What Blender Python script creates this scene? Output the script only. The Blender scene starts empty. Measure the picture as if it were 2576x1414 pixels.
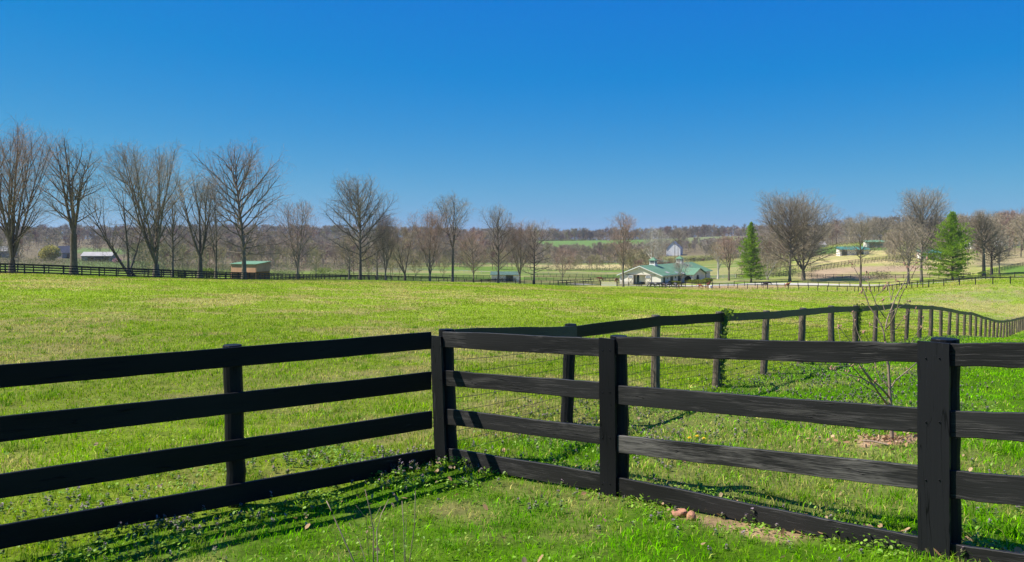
import bpy, bmesh, math, random
import numpy as np
C = bpy.data.collections.new("horse_farm"); bpy.context.scene.collection.children.link(C)
F, XC, YH, CZ = 2080.0, 1287.5, 600.0, 2.3      # focal length, image centre, horizon row, eye height
RNG = np.random.default_rng(7)
pi = math.pi

# ------------------------------------------------------------------ terrain
TX = np.array([-1000,0,300,580,836,1287,1600,1850,2150,2330,2575,3600],float)
TT = [(4,   [1.9,1.9,1.9,1.9,1.9,1.88,1.85,1.83,1.8,1.78,1.75,1.7]),
 (5.4, [2.12,2.1,2.1,2.1,2.1,2.05,2.0,2.0,1.98,1.96,1.95,1.9]),
 (7.5, [2.2,2.18,2.18,2.18,2.2,2.16,2.15,2.12,2.1,2.05,2.0,1.95]),
 (9,   [2.2,2.2,2.2,2.2,2.2,2.22,2.2,2.15,2.1,2.05,2.0,1.95]),
 (11.65,[2.2,2.2,2.2,2.25,2.3,2.34,2.4,2.35,2.3,2.22,2.15,2.0]),
 (16,  [2.2,2.2,2.25,2.3,2.35,2.42,2.48,2.6,2.52,2.45,2.35,2.2]),
 (20,  [2.2,2.25,2.3,2.35,2.4,2.55,2.65,2.72,2.75,2.75,2.7,2.6]),
 (32,  [2.2,2.25,2.35,2.45,2.6,2.8,2.95,3.1,3.25,3.35,3.35,3.2]),
 (48,  [2.2,2.3,2.4,2.6,2.8,3.1,3.4,3.7,4.3,4.6,4.95,4.9]),
 (59,  [2.25,2.3,2.5,2.7,2.95,3.4,3.8,4.2,4.8,5.5,6.2,6.3]),
 (75,  [2.3,2.35,2.6,2.9,3.2,3.7,4.2,4.7,5.4,6.3,7.2,7.3]),
 (100, [2.4,2.45,2.9,3.3,3.6,4.3,5.0,5.6,6.4,7.2,8.2,8.4]),
 (150, [2.9,3.3,4.0,4.6,4.9,5.6,6.8,7.3,7.4,6.2,5.3,5]),
 (200, [3.5,4.5,5.4,6.0,6.3,7.2,8.5,9.0,9.1,7.6,5.5,4]),
 (240, [4,5.5,6.3,6.8,7.2,8.8,9.5,9.4,9.0,7.8,5.5,4]),
 (300, [4,5.5,6.5,7,8.0,9.6,9.6,8.7,6.0,5.2,4,2]),
 (400, [2,3.5,5,6.5,7.5,8.4,8,6.5,-0.3,-1,-2,-3]),
 (500, [0,1,3,5,6.5,7,6.5,4,-5,-6,-7,-8]),
 (650, [-4,-4,-2,0,3,4,4,1,-10,-12,-13,-14]),
 (800, [-10,-12,-11,-9,-5,-1,-3,-6,-14,-16,-18,-18]),
 (1050,[-17,-19,-19,-21,-20,-17,-18.5,-23,-22,-22,-22,-22]),
 (1400,[-14,-16,-16,-16,-16,-15,-15,-14,-14,-16,-18,-18]),
 (4000,[-10]*12)]
TY = np.log(np.array([r[0] for r in TT])); TD = np.array([r[1] for r in TT],float)
def herm(xk, yk, xq):
    m = np.empty_like(yk); dx = np.diff(xk); s = np.diff(yk,axis=0)/dx.reshape(-1,*([1]*(yk.ndim-1)))
    m[0]=s[0]; m[-1]=s[-1]; a=s[:-1]; b=s[1:]
    hm = np.where(a*b>0, 2*a*b/np.where(np.abs(a+b)<1e-9,1,a+b), 0.0)
    m[1:-1] = .5*hm + .25*(a+b)
    i = np.clip(np.searchsorted(xk,xq)-1,0,len(xk)-2); h=dx[i]; t=np.clip((xq-xk[i])/h,0,1)
    sh=(-1,)+(1,)*(yk.ndim-1); t=t.reshape(sh); h=h.reshape(sh)
    return (2*t**3-3*t**2+1)*yk[i]+(t**3-2*t**2+t)*h*m[i]+(-2*t**3+3*t**2)*yk[i+1]+(t**3-t**2)*h*m[i+1]
GV = np.linspace(TY[0],TY[-1],700); GU = np.linspace(-1000,3600,700)
GD = herm(TX, herm(TY,TD,GV).T.copy(), GU).T.copy()
def vnoise(x,y,seed=0):
    x=np.asarray(x,float); y=np.asarray(y,float)
    xi=np.floor(x).astype(np.int64); yi=np.floor(y).astype(np.int64); fx=x-xi; fy=y-yi
    fx=fx*fx*(3-2*fx); fy=fy*fy*(3-2*fy)
    def h(a,b):
        n=(a*374761393+b*668265263+seed*1442695041)&0xffffffff
        n=((n^(n>>13))*1274126177)&0xffffffff
        return ((n^(n>>16))&0xffff)/65535.0
    return (h(xi,yi)*(1-fx)+h(xi+1,yi)*fx)*(1-fy)+(h(xi,yi+1)*(1-fx)+h(xi+1,yi+1)*fx)*fy
def fbm(x,y,seed=0,o=4):
    s=0;a=.5;n=0
    for k in range(o):
        s=s+a*vnoise(x*2**k,y*2**k,seed+k); n+=a; a*=.5
    return s/n
def ground(X,Y):
    X=np.asarray(X,float); Y=np.asarray(Y,float)
    Yc=np.clip(Y,4,3999); u=np.clip(XC+F*X/Yc,-999,3599); v=np.log(Yc)
    a=(v-GV[0])/(GV[1]-GV[0]); b=(u-GU[0])/(GU[1]-GU[0])
    i=np.clip(a.astype(int),0,698); j=np.clip(b.astype(int),0,698); a=a-i; b=b-j
    d=(GD[i,j]*(1-b)+GD[i,j+1]*b)*(1-a)+(GD[i+1,j]*(1-b)+GD[i+1,j+1]*b)*a
    d=d+40*Yc/F
    t=np.clip(Y/4,0,1); d=np.where(Y<4, 1.75+(d-1.75)*t*t*(3-2*t), d)
    near=np.clip(1.6-Y/60,0,1)
    return CZ-d+near*(fbm(X*.9,Y*.9,3,3)-.5)*.07
def g1(X,Y): return float(ground(np.array([X]),np.array([Y]))[0])
def at(x,y,Y): return np.array([(x-XC)*Y/F, Y, CZ-(y-YH)*Y/F])
def gp(x,Y):
    X=(x-XC)*Y/F; return np.array([X,Y,g1(X,Y)])
def yard(X,Y):
    """>0 on the lawn side of the fence line (metres from it)"""
    a=(X+.738)*.75-(Y-8.82)*.66
    b=((X-.8)-.71*(Y-11.65))*.815
    return np.where(Y<9.6,a,b)
def sm(x,a,b):
    t=np.clip((x-a)/(b-a),0,1); return t*t*(3-2*t)

# ------------------------------------------------------------------ mesh helpers
class MB:
    def __init__(s): s.v=[]; s.f3=[]; s.f4=[]; s.n=0; s.c=[]; s.w=[]
    def add(s,v,f4=None,f3=None,col=None,uvw=None):
        v=np.asarray(v,float).reshape(-1,3)
        if f4 is not None and len(f4): s.f4.append(np.asarray(f4,int)+s.n)
        if f3 is not None and len(f3): s.f3.append(np.asarray(f3,int)+s.n)
        s.v.append(v); s.n+=len(v)
        if col is not None: s.c.append(np.broadcast_to(np.asarray(col,float),(len(v),3)))
        if uvw is not None: s.w.append(np.asarray(uvw,float).reshape(-1,3))
        return s
    def box(s,c,a,b,d,col=None):
        c,a,b,d=[np.asarray(q,float) for q in (c,a,b,d)]
        v=[c+i*a+j*b+k*d for k in(-1,1) for j in(-1,1) for i in(-1,1)]
        return s.add(v,[(0,2,3,1),(4,5,7,6),(0,1,5,4),(2,6,7,3),(0,4,6,2),(1,3,7,5)],col=col)
    def poly(s,pts,ext):
        """extruded polygon (tri or quad or n-gon fan) by vector ext"""
        p=np.asarray(pts,float); n=len(p); e=np.asarray(ext,float)
        f3=[(0,i,i+1) for i in range(1,n-1)]+[(n,n+i+1,n+i) for i in range(1,n-1)]
        f4=[(i,i+n,(i+1)%n+n,(i+1)%n) for i in range(n)]
        return s.add(np.vstack([p,p+e]),f4,f3)
    def tubes(s,p0,p1,r0,r1,k=3,col=None):
        p0=np.asarray(p0,float).reshape(-1,3);p1=np.asarray(p1,float).reshape(-1,3);N=len(p0)
        if N==0: return s
        r0=np.broadcast_to(r0,(N,)).reshape(N,1,1);r1=np.broadcast_to(r1,(N,)).reshape(N,1,1)
        d=p1-p0; d=d/np.maximum(np.linalg.norm(d,axis=1,keepdims=True),1e-9)
        up=np.where(np.abs(d[:,2:3])>.9,[[1.,0,0]],[[0,0,1.]])
        a=np.cross(d,up); a/=np.maximum(np.linalg.norm(a,axis=1,keepdims=True),1e-9); b=np.cross(d,a)
        t=np.arange(k)*2*pi/k; ring=np.cos(t)[None,:,None]*a[:,None,:]+np.sin(t)[None,:,None]*b[:,None,:]
        v=np.concatenate([p0[:,None]+ring*r0,p1[:,None]+ring*r1],axis=1).reshape(-1,3)
        i=np.arange(k); q=np.stack([i,(i+1)%k,(i+1)%k+k,i+k],1)
        f=(q[None]+(np.arange(N)*2*k)[:,None,None]).reshape(-1,4)
        c=None if col is None else np.repeat(np.broadcast_to(col,(N,3)),2*k,axis=0)
        return s.add(v,f,col=c)
    def loft(s,pts,rad,k=10,cap=True,col=None):
        """one continuous tube along pts; rad: list of r or (ra,rb)"""
        pts=[np.asarray(p,float) for p in pts]; n=len(pts); V=[]; W=[]; L=0
        for i,p in enumerate(pts):
            d=pts[min(i+1,n-1)]-pts[max(i-1,0)]; d/=np.linalg.norm(d)
            up=np.array([0,1.,0]) if abs(d[2])>.7 else np.array([0,0,1.])
            a=np.cross(up,d); a/=np.linalg.norm(a); b=np.cross(d,a)
            r=rad[i]; ra,rb=(r if hasattr(r,'__len__') else (r,r))
            if i: L+=np.linalg.norm(p-pts[i-1])
            for q in range(k):
                t=2*pi*q/k; V.append(p+a*ra*math.cos(t)+b*rb*math.sin(t)); W.append((L,t*.08,rad[0] if not hasattr(rad[0],'__len__') else 0))
        f4=[(i*k+q,i*k+(q+1)%k,(i+1)*k+(q+1)%k,(i+1)*k+q) for i in range(n-1) for q in range(k)]; f3=[]
        if cap:
            V+= [pts[0],pts[-1]]; W+=[(0,0,0),(L,0,0)]
            f3+=[(n*k,(q+1)%k,q) for q in range(k)]+[(n*k+1,(n-1)*k+q,(n-1)*k+(q+1)%k) for q in range(k)]
        return s.add(V,f4,f3,col=col,uvw=W)
    def build(s,name,mat,parent=None,smooth=False,base=None):
        me=bpy.data.meshes.new(name); v=np.vstack(s.v) if s.v else np.zeros((0,3))
        if base is not None: v=v-np.asarray(base)
        f4=np.vstack(s.f4) if s.f4 else np.zeros((0,4),int); f3=np.vstack(s.f3) if s.f3 else np.zeros((0,3),int)
        me.vertices.add(len(v)); me.vertices.foreach_set('co',v.astype(np.float32).ravel())
        nl=f4.size+f3.size; me.loops.add(nl); me.loops.foreach_set('vertex_index',np.concatenate([f4.ravel(),f3.ravel()]).astype(np.int32))
        me.polygons.add(len(f4)+len(f3)); st=np.concatenate([np.arange(len(f4))*4,f4.size+np.arange(len(f3))*3]).astype(np.int32)
        me.polygons.foreach_set('loop_start',st)
        me.polygons.foreach_set('use_smooth',np.full(len(f4)+len(f3),smooth,bool))
        if s.c:
            c=np.vstack(s.c); c=np.hstack([c,np.ones((len(c),1))]).astype(np.float32)
            me.attributes.new('col','FLOAT_COLOR','POINT').data.foreach_set('color',c.ravel())
        if s.w:
            me.attributes.new('uvw','FLOAT_VECTOR','POINT').data.foreach_set('vector',np.vstack(s.w).astype(np.float32).ravel())
        me.update(calc_edges=True); me.materials.append(mat)
        return link(name,me,parent)
def link(name,data,parent=None):
    o=bpy.data.objects.new(name,data); C.objects.link(o)
    if parent is not None: o.parent=parent
    return o
def thing(name,label,cat,loc,group=None,rz=0):
    o=link(name,None); o.location=[float(q) for q in loc]; o.rotation_euler[2]=rz; return tag(o,label,cat,group)
def tag(o,label,cat,group=None,kind=None):
    o['label']=label
    if cat: o['category']=cat
    if group: o['group']=group
    if kind: o['kind']=kind
    return o
def wp(o): return np.array(o.location)

# ------------------------------------------------------------------ materials
def mat(name,base=(.5,.5,.5),rough=.8,attr=None,noise=None,trans=0,bump=None,spec=.3,coord='OBJ'):
    m=bpy.data.materials.new(name); m.use_nodes=True; nt=m.node_tree; N=nt.nodes; L=nt.links
    p=N['Principled BSDF']; p.inputs['Roughness'].default_value=rough; p.inputs['Specular IOR Level'].default_value=spec
    co=N.new('ShaderNodeNewGeometry').outputs['Position']
    if attr:
        a=N.new('ShaderNodeAttribute'); a.attribute_name=attr; col=a.outputs['Color']
    else:
        a=N.new('ShaderNodeRGB'); a.outputs[0].default_value=(*base,1); col=a.outputs[0]
    for (sc,amt,stretch) in (noise or []):
        n=N.new('ShaderNodeTexNoise'); n.inputs['Scale'].default_value=sc; n.inputs['Detail'].default_value=4
        mp=N.new('ShaderNodeMapping'); mp.inputs['Scale'].default_value=stretch; L.new(co,mp.inputs[0]); L.new(mp.outputs[0],n.inputs['Vector'])
        r=N.new('ShaderNodeMapRange'); r.inputs[1].default_value=.3; r.inputs[2].default_value=.7
        r.inputs[3].default_value=1-amt; r.inputs[4].default_value=1+amt; L.new(n.outputs[0],r.inputs[0])
        v=N.new('ShaderNodeVectorMath'); v.operation='SCALE'; L.new(col,v.inputs[0]); L.new(r.outputs[0],v.inputs['Scale']); col=v.outputs[0]
    L.new(col,p.inputs['Base Color'])
    if bump:
        n=N.new('ShaderNodeTexNoise'); n.inputs['Scale'].default_value=bump[0]; n.inputs['Detail'].default_value=5; L.new(co,n.inputs['Vector'])
        b=N.new('ShaderNodeBump'); b.inputs['Strength'].default_value=bump[1]; b.inputs['Distance'].default_value=bump[2]; L.new(n.outputs[0],b.inputs['Height']); L.new(b.outputs[0],p.inputs['Normal'])
    if trans:
        t=N.new('ShaderNodeBsdfTranslucent'); L.new(col,t.inputs[0]); mx=N.new('ShaderNodeMixShader'); mx.inputs[0].default_value=trans
        L.new(p.outputs[0],mx.inputs[1]); L.new(t.outputs[0],mx.inputs[2]); L.new(mx.outputs[0],N['Material Output'].inputs[0])
    return m
def wood(name,paint=(.008,.008,.0085),worn=(.16,.15,.135),wear=.5,rough=.5,along=1.6,across=46,pale=(.38,.36,.31),palethr=.8,spec=.28):
    """painted timber, grain runs along uvw.x; worn streaks and open checks"""
    m=bpy.data.materials.new(name); m.use_nodes=True; nt=m.node_tree; N=nt.nodes; L=nt.links; p=N['Principled BSDF']
    a=N.new('ShaderNodeAttribute'); a.attribute_name='uvw'
    def noise(sc,det=5,dist=0.):
        mp=N.new('ShaderNodeMapping'); mp.inputs['Scale'].default_value=sc; L.new(a.outputs['Vector'],mp.inputs[0])
        n=N.new('ShaderNodeTexNoise'); n.inputs['Scale'].default_value=1; n.inputs['Detail'].default_value=det; n.inputs['Distortion'].default_value=dist
        L.new(mp.outputs[0],n.inputs['Vector']); return n.outputs[0]
    def ramp(src,lo,hi,a0=0.,a1=1.):
        r=N.new('ShaderNodeMapRange'); r.interpolation_type='SMOOTHSTEP'
        for i,q in ((1,lo),(2,hi),(3,a0),(4,a1)): r.inputs[i].default_value=q
        L.new(src,r.inputs[0]); return r.outputs[0]
    def mth(op,x,y):
        q=N.new('ShaderNodeMath'); q.operation=op
        for i,z in ((0,x),(1,y)):
            if isinstance(z,(int,float)): q.inputs[i].default_value=z
            else: L.new(z,q.inputs[i])
        return q.outputs[0]
    def mix(f,c1,c2):
        q=N.new('ShaderNodeMix'); q.data_type='RGBA'; L.new(f,q.inputs[0])
        for i,z in ((6,c1),(7,c2)):
            if isinstance(z,tuple): q.inputs[i].default_value=(*z,1)
            else: L.new(z,q.inputs[i])
        return q.outputs[2]
    grain=noise((along*2,across*2,7),6,.3); blot=noise((1.6,7,3),4,.8); streak=noise((along*1.3,across*1.5,5),3,.6); crack=noise((.9,across*.55,2.3),2,.4)
    tone=noise((.55,2.2,1),3,.2); fine=noise((along*6,across*3.2,9),3,.1)
    w=ramp(mth('ADD',mth('ADD',mth('MULTIPLY',grain,.5),mth('MULTIPLY',blot,.75)),mth('MULTIPLY',fine,.35)),1.06-wear*.42,1.34-wear*.36)
    col=mix(ramp(tone,.35,.65,0.,.55),paint,tuple(q*2.4 for q in paint)); col=mix(w,col,worn); col=mix(ramp(mth('ADD',streak,mth('MULTIPLY',blot,.25)),palethr,palethr+.05),col,pale)
    ck=ramp(mth('ABSOLUTE',mth('SUBTRACT',crack,.5),0),.0,.016)
    ckm=mth('MULTIPLY',mth('SUBTRACT',1.,ck),ramp(blot,.46,.55))
    col=mix(ckm,col,(.003,.003,.003))
    L.new(col,p.inputs['Base Color']); p.inputs['Roughness'].default_value=rough; p.inputs['Specular IOR Level'].default_value=spec
    b=N.new('ShaderNodeBump'); b.inputs['Strength'].default_value=.5; b.inputs['Distance'].default_value=.004
    L.new(mth('SUBTRACT',grain,ckm),b.inputs['Height']); L.new(b.outputs[0],p.inputs['Normal'])
    return m
M={}
M['ground']=mat('ground_turf',attr='col',rough=1,spec=.05,noise=[(3.0,.22,(1,1,1)),(.35,.16,(1,1,1)),(16,.25,(1,1,1))],bump=(6,.5,.08))
M['blade']=mat('grass_blade',attr='col',rough=.8,spec=.0,trans=.4)
M['leaf']=mat('weed_leaf',attr='col',rough=.5,spec=.25,trans=.3)
M['litter']=mat('dry_leaf',attr='col',rough=.8,spec=.1,trans=.2)
M['board_dark']=wood('black_fence_paint',paint=(.008,.0077,.0075),wear=.16,palethr=.95,spec=.12)
M['board_mid']=wood('weathered_black_paint',paint=(.0135,.0128,.012),wear=.62,worn=(.068,.063,.056),palethr=.90,pale=(.16,.145,.125),spec=.13)
M['board_worn']=wood('peeling_black_paint',paint=(.0135,.0128,.012),wear=.86,worn=(.125,.115,.1),palethr=.85,pale=(.23,.205,.17),spec=.13)
M['post_dark']=wood('black_fence_post',spec=.12,wear=.22,palethr=.9,along=1.2,across=30)
M['rail_blue']=wood('faded_black_board',paint=(.016,.018,.02),wear=.55,worn=(.06,.07,.076),palethr=.9)
M['post_old']=wood('old_post_timber',paint=(.06,.047,.034),wear=.85,worn=(.23,.175,.115),palethr=.86,pale=(.3,.24,.17),across=30)
M['far_black']=mat('far_fence_black',(.012,.012,.013),.6,noise=[(.6,.3,(1,1,1))])
M['far_grey']=mat('far_fence_grey',(.33,.32,.30),.8,noise=[(.6,.2,(1,1,1))])
M['far_white']=mat('far_fence_white',(.7,.68,.63),.7,noise=[(.6,.15,(1,1,1))])
M['wire']=mat('rusty_wire',(.02,.017,.015),.7)
def bark(name,c): return mat(name,c,.9,noise=[(1.3,.35,(1,1,.25)),(7,.3,(1,1,.3))],spec=.1)
M['bark_dark']=bark('dark_bark',(.13,.105,.08)); M['bark_brown']=bark('brown_bark',(.19,.155,.11)); M['bark_grey']=bark('grey_bark',(.2,.17,.135)); M['bark_pale']=bark('pale_bark',(.5,.46,.38))
M['twig_grey']=bark('grey_twig',(.33,.27,.19)); M['twig_red']=bark('reddish_twig',(.40,.265,.19)); M['twig_tan']=bark('tan_twig',(.42,.32,.17)); M['twig_pale']=bark('pale_twig',(.42,.37,.30)); M['twig_brown']=bark('brown_twig',(.38,.30,.21))
M['needle']=mat('pine_needle',attr='col',rough=.6,spec=.15,trans=.35)
M['wood_mass']=mat('far_bare_wood',attr='col',rough=1,spec=0,noise=[(.15,.25,(1,1,1))])
M['bush']=mat('shrub_leaf',attr='col',rough=.7,spec=.1,trans=.25)
M['roof_green']=mat('green_roof_sheet',(.135,.25,.15),.75,noise=[(.25,.12,(1,1,1)),(2.5,.10,(1,1,1))],spec=.08)
M['roof_old']=mat('faded_green_roof',(.075,.13,.095),.8,noise=[(1.2,.25,(1,1,1))])
M['roof_teal']=mat('teal_roof_sheet',(.06,.2,.16),.75,noise=[(.4,.12,(1,1,1))])
M['cream']=mat('cream_stucco',(.80,.74,.64),.9,noise=[(.5,.09,(1,1,1)),(3,.05,(1,1,1))],spec=.1)
M['cream_siding']=mat('cream_siding',(.80,.74,.58),.8,noise=[(2.2,.12,(.02,.02,3))],spec=.1)
M['trim']=mat('taupe_trim',(.25,.20,.15),.8,noise=[(1,.15,(1,1,1))])
M['white']=mat('white_paint',(.78,.77,.74),.6,noise=[(.8,.08,(1,1,1))])
M['glass']=mat('window_glass',(.10,.13,.17),.12,spec=.6)
M['door_green']=mat('dark_green_door',(.03,.065,.045),.6,noise=[(2,.2,(1,1,.2))])
M['dark']=mat('interior_shade',(.03,.027,.024),.9)  # near-black colour stands for unlit depth behind openings
M['tan_ply']=mat('tan_plywood',(.55,.31,.18),.85,noise=[(.7,.12,(1,1,1)),(3,.1,(1,1,.2))],spec=.1)
M['metal_white']=mat('weathered_white_roof',(.36,.34,.31),.8,noise=[(.25,.2,(1,1,1))])
M['roof_grey']=mat('grey_shingle',(.17,.155,.15),.9,noise=[(.8,.2,(1,1,1))])
M['siding_grey']=mat('grey_siding',(.24,.22,.2),.85,noise=[(.7,.15,(1,1,1))])
M['steel']=mat('galvanised_steel',(.38,.38,.39),.4,noise=[(.3,.1,(1,1,1))])
M['drive']=mat('gravel_drive',(.46,.43,.37),.95,noise=[(.3,.12,(1,1,1)),(4,.1,(1,1,1))],spec=.05)
M['rock']=mat('red_sandstone',(.36,.17,.10),.85,noise=[(9,.25,(1,1,1)),(40,.2,(1,1,1))],bump=(30,.6,.01))
M['twig_near']=mat('sapling_bark',(.25,.185,.125),.7,noise=[(25,.25,(1,1,.4))],spec=.2)
M['bud']=mat('pink_bud',(.42,.22,.15),.6)
M['bay']=mat('bay_coat',(.13,.035,.014),.45,noise=[(1.5,.2,(1,1,1))]); M['chestnut']=mat('chestnut_coat',(.33,.10,.035),.5,noise=[(1.5,.2,(1,1,1))])
M['darkcoat']=mat('dark_brown_coat',(.05,.034,.028),.4,noise=[(1.5,.2,(1,1,1))]); M['greycoat']=mat('dark_grey_coat',(.085,.075,.072),.45,noise=[(1.5,.25,(1,1,1))])
M['hair']=mat('black_mane',(.012,.010,.009),.5); M['pinkish']=mat('pale_chestnut_mane',(.4,.2,.1),.6)
# ------------------------------------------------------------------ ground colours (real colours of turf, straw, soil)
LUSH=np.array([.10,.22,.008]); FIELD=np.array([.24,.31,.03]); DRY=np.array([.38,.30,.13]); SOIL=np.array([.33,.20,.12]); STRAW=np.array([.47,.375,.17]); PURP=np.array([.25,.19,.17]); WOODF=np.array([.16,.13,.075])
def mixc(a,b,t): return a*(1-t[...,None])+b*t[...,None]
def band(v,a,b,s): return sm(v,a-s,a+s)*(1-sm(v,b-s,b+s))
# right board fence line, used for the soil strip under it
RF=[(-.738,8.82),(.875,7.37),(2.75,5.37),(4.63,3.37)]
def seg_dist(X,Y,pts):
    d=np.full(np.shape(X),1e9)
    for (ax,ay),(bx,by) in zip(pts[:-1],pts[1:]):
        t=np.clip(((X-ax)*(bx-ax)+(Y-ay)*(by-ay))/((bx-ax)**2+(by-ay)**2),0,1)
        d=np.minimum(d,np.hypot(X-ax-t*(bx-ax),Y-ay-t*(by-ay)))
    return d
SAP=gp(2242,9.2)
def masks(X,Y):
    Yc=np.maximum(Y,.5); u=XC+F*X/np.maximum(Yc,4)
    n1=fbm(X*.55,Y*.55,11); n2=fbm(X*1.7,Y*1.7,23); n3=fbm(X*.12,Y*.08,31)
    lawn=sm(yard(X,Y),-.3,.5)*(1-sm(Y,70,110))
    dry=sm(n1*.55+n2*.35+(n3-.5)*.75+.05,.42,.64)
    dry=dry*(1-.3*lawn)
    # barer, drier tracts of the pasture (left middle distance)
    dry=np.clip(dry+.9*np.exp(-((u-130)/270)**2-((Y-20)/6)**2)*n2*1.5+.6*np.exp(-((u-40)/90)**2-((Y-8.6)/.8)**2)+.35*np.exp(-((u-700)/300)**2-((Y-15)/4)**2)+.9*np.exp(-((X+.26)/.4)**2-((Y-6.95)/.4)**2)*n2*1.6+.5*np.exp(-((X-.5)/.3)**2-((Y-6.1)/.25)**2)*n2*1.6,0,1)
    soil=sm(.6-np.hypot((X-SAP[0]-.08)*.8,(Y-SAP[1]+.05)*1.25)+ (n2-.5)*.5+(fbm(X*7,Y*7,19)-.5)*.5,0,.3)
    rd=seg_dist(X,Y,RF[1:]); side=(X*.69+Y*.72)-(.875*.69+7.37*.72)
    soil=np.maximum(soil,.75*sm(.2-np.abs(rd-.16)+(n2-.5)*.3,0,.14)*(side<.1)*sm(X,1.1,1.5)*sm(n1,.38,.5))
    return u,lawn,dry,soil,n1,n2,n3
def gcol(X,Y):
    u,lawn,dry,soil,n1,n2,n3=masks(X,Y)
    c=mixc(np.broadcast_to(FIELD,X.shape+(3,)),LUSH,np.clip(lawn*.8+.25*(1-n2),0,1))
    c=mixc(c,DRY,dry*.62)
    # far pasture: purple dead-nettle drifts
    pu=band(Y,95,170,15)*band(u,1900,2600,60)*sm(fbm(X*.03,Y*.09,41)+.2*n2,.66,.78)
    c=mixc(c,PURP,pu*.28)
    # trodden brown strip along the paddock fence
    tr=band(u,1690,1990,50)*band(Y,219,250,5)*.85+band(u,1990,2250,60)*band(Y,203,213,4)*.4
    c=mixc(c,SOIL*1.0+.02,np.clip(tr*(.6+.6*n3),0,1))
    # bright strip under the left tree row
    lf=(1-sm(u,900,1250))*sm(Y,118,132); c=mixc(c,np.array([.11,.18,.022]),lf*.8)
    cen=band(u,900,2000,200)*sm(Y,252,270); pat=fbm(X*.02,Y*.05,51)
    c=mixc(c,np.array([.12,.19,.03]),cen); c=mixc(c,STRAW*.8,cen*sm(pat,.45,.62)*.6)
    c=mixc(c,STRAW,band(u,1330,1700,80)*band(Y,425,520,18)*(.45+.5*sm(pat,.4,.6)))
    # hillside on the right: tan rough slope, straw paddock, green top
    rt=sm(u,1960,2060)
    tan=rt*band(Y,262,322,10)*(1-sm(u,2420,2500)); c=mixc(c,np.array([.36,.26,.155]),tan*(.35+.65*sm(fbm(X*.06,Y*.06,61),.35,.55)))
    stw=rt*band(Y,328,425,8)*(1-sm(u,2330,2430)); c=mixc(c,STRAW,stw*(.4+.6*sm(fbm(X*.05,Y*.1,71),.35,.55)))
    c=mixc(c,np.array([.1,.175,.035]),rt*band(Y,425,520,10)*.9)
    c=mixc(c,np.array([.33,.25,.15]),sm(u,2400,2480)*band(Y,300,430,15)*.8)
    c=mixc(c,np.array([.10,.19,.03]),sm(u,2490,2540)*band(Y,175,300,10)*.9)
    # woodland floor far off, with the open green fields in it
    wf=sm(Y,520,600)*(1-rt*(1-sm(Y,560,640))); wf=np.maximum(wf,(1-sm(u,900,1150))*sm(Y,330,400))
    c=mixc(c,WOODF,wf)
    op=band(u,1335,1640,25)*band(Y,840,1062,14); c=mixc(c,np.array([.12,.2,.05]),op)
    op=band(u,1650,1860,25)*band(Y,890,1062,20); c=mixc(c,np.array([.17,.19,.08]),op)
    op=band(u,1640,1850,30)*band(Y,480,690,30); c=mixc(c,np.array([.2,.21,.05]),op)
    op=band(u,170,420,30)*band(Y,360,480,20)+band(u,180,330,30)*band(Y,600,700,25); c=mixc(c,np.array([.12,.17,.05]),np.clip(op,0,1))
    c=c*(.52+.48*sm(Y,14,60))[...,None]           # ground darkened close by so the gaps between blades look dark
    c=mixc(c,np.broadcast_to(SOIL,c.shape),np.clip(soil,0,1))
    return c
def build_ground():
    us=np.concatenate([np.linspace(-9000,-1200,40)[:-1],np.linspace(-1200,-150,70)[:-1],np.arange(-150,2726,7.),np.linspace(2726,3800,70)[1:],np.linspace(3800,11500,40)[1:]])
    ys=np.concatenate([np.linspace(-14,3.9,30),np.exp(np.arange(math.log(4),math.log(12),.011)),np.exp(np.arange(math.log(12),math.log(1400),.0125)),np.exp(np.linspace(math.log(1405),math.log(4000),14))])
    U,Y=np.meshgrid(us,ys); X=(U-XC)/F*np.maximum(Y,4); Z=ground(X,Y)
    nr,nc=U.shape; i=np.arange(nr*nc).reshape(nr,nc)
    q=np.stack([i[:-1,:-1],i[:-1,1:],i[1:,1:],i[1:,:-1]],-1).reshape(-1,4)
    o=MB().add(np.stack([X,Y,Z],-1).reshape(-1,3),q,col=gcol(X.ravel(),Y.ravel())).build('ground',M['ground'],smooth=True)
    tag(o,'rolling green pasture running from the fence to the wooded hills',None,kind='structure')
build_ground()

# ------------------------------------------------------------------ grass
def blades(name,label,X,Y,h,w,col,lean=.5,matn='blade',seg2=True,sink=.01,seed=1,cat='grass'):
    r=np.random.default_rng(seed); n=len(X); Z=ground(X,Y)-sink
    az=r.uniform(0,2*pi,n); wd=np.stack([np.cos(az),np.sin(az),np.zeros(n)],1)*(w*.5)[:,None]
    la=r.uniform(0,2*pi,n); ln=h*lean*r.uniform(.2,1.3,n); ld=np.stack([np.cos(la),np.sin(la),np.zeros(n)],1)
    p=np.stack([X,Y,Z],1); up=np.array([0,0,1.])
    mid=p+ld*(ln*.33)[:,None]+up*(h*.6)[:,None]; tip=p+ld*ln[:,None]+up*(h*(1-.25*np.minimum(1,(ln/h)**2)))[:,None]
    v=np.stack([p-wd,p+wd,mid+wd*.8,mid-wd*.8,tip],1).reshape(-1,3)
    b=(np.arange(n)*5)[:,None]
    c=np.stack([col*.92,col*.92,col,col,np.clip(col*1.05,0,1)],1).reshape(-1,3)
    o=MB().add(v,b+np.array([[0,1,2,3]]),b+np.array([[3,2,4]]),col=c).build(name,M[matn])
    return tag(o,label,cat,kind='stuff')
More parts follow.
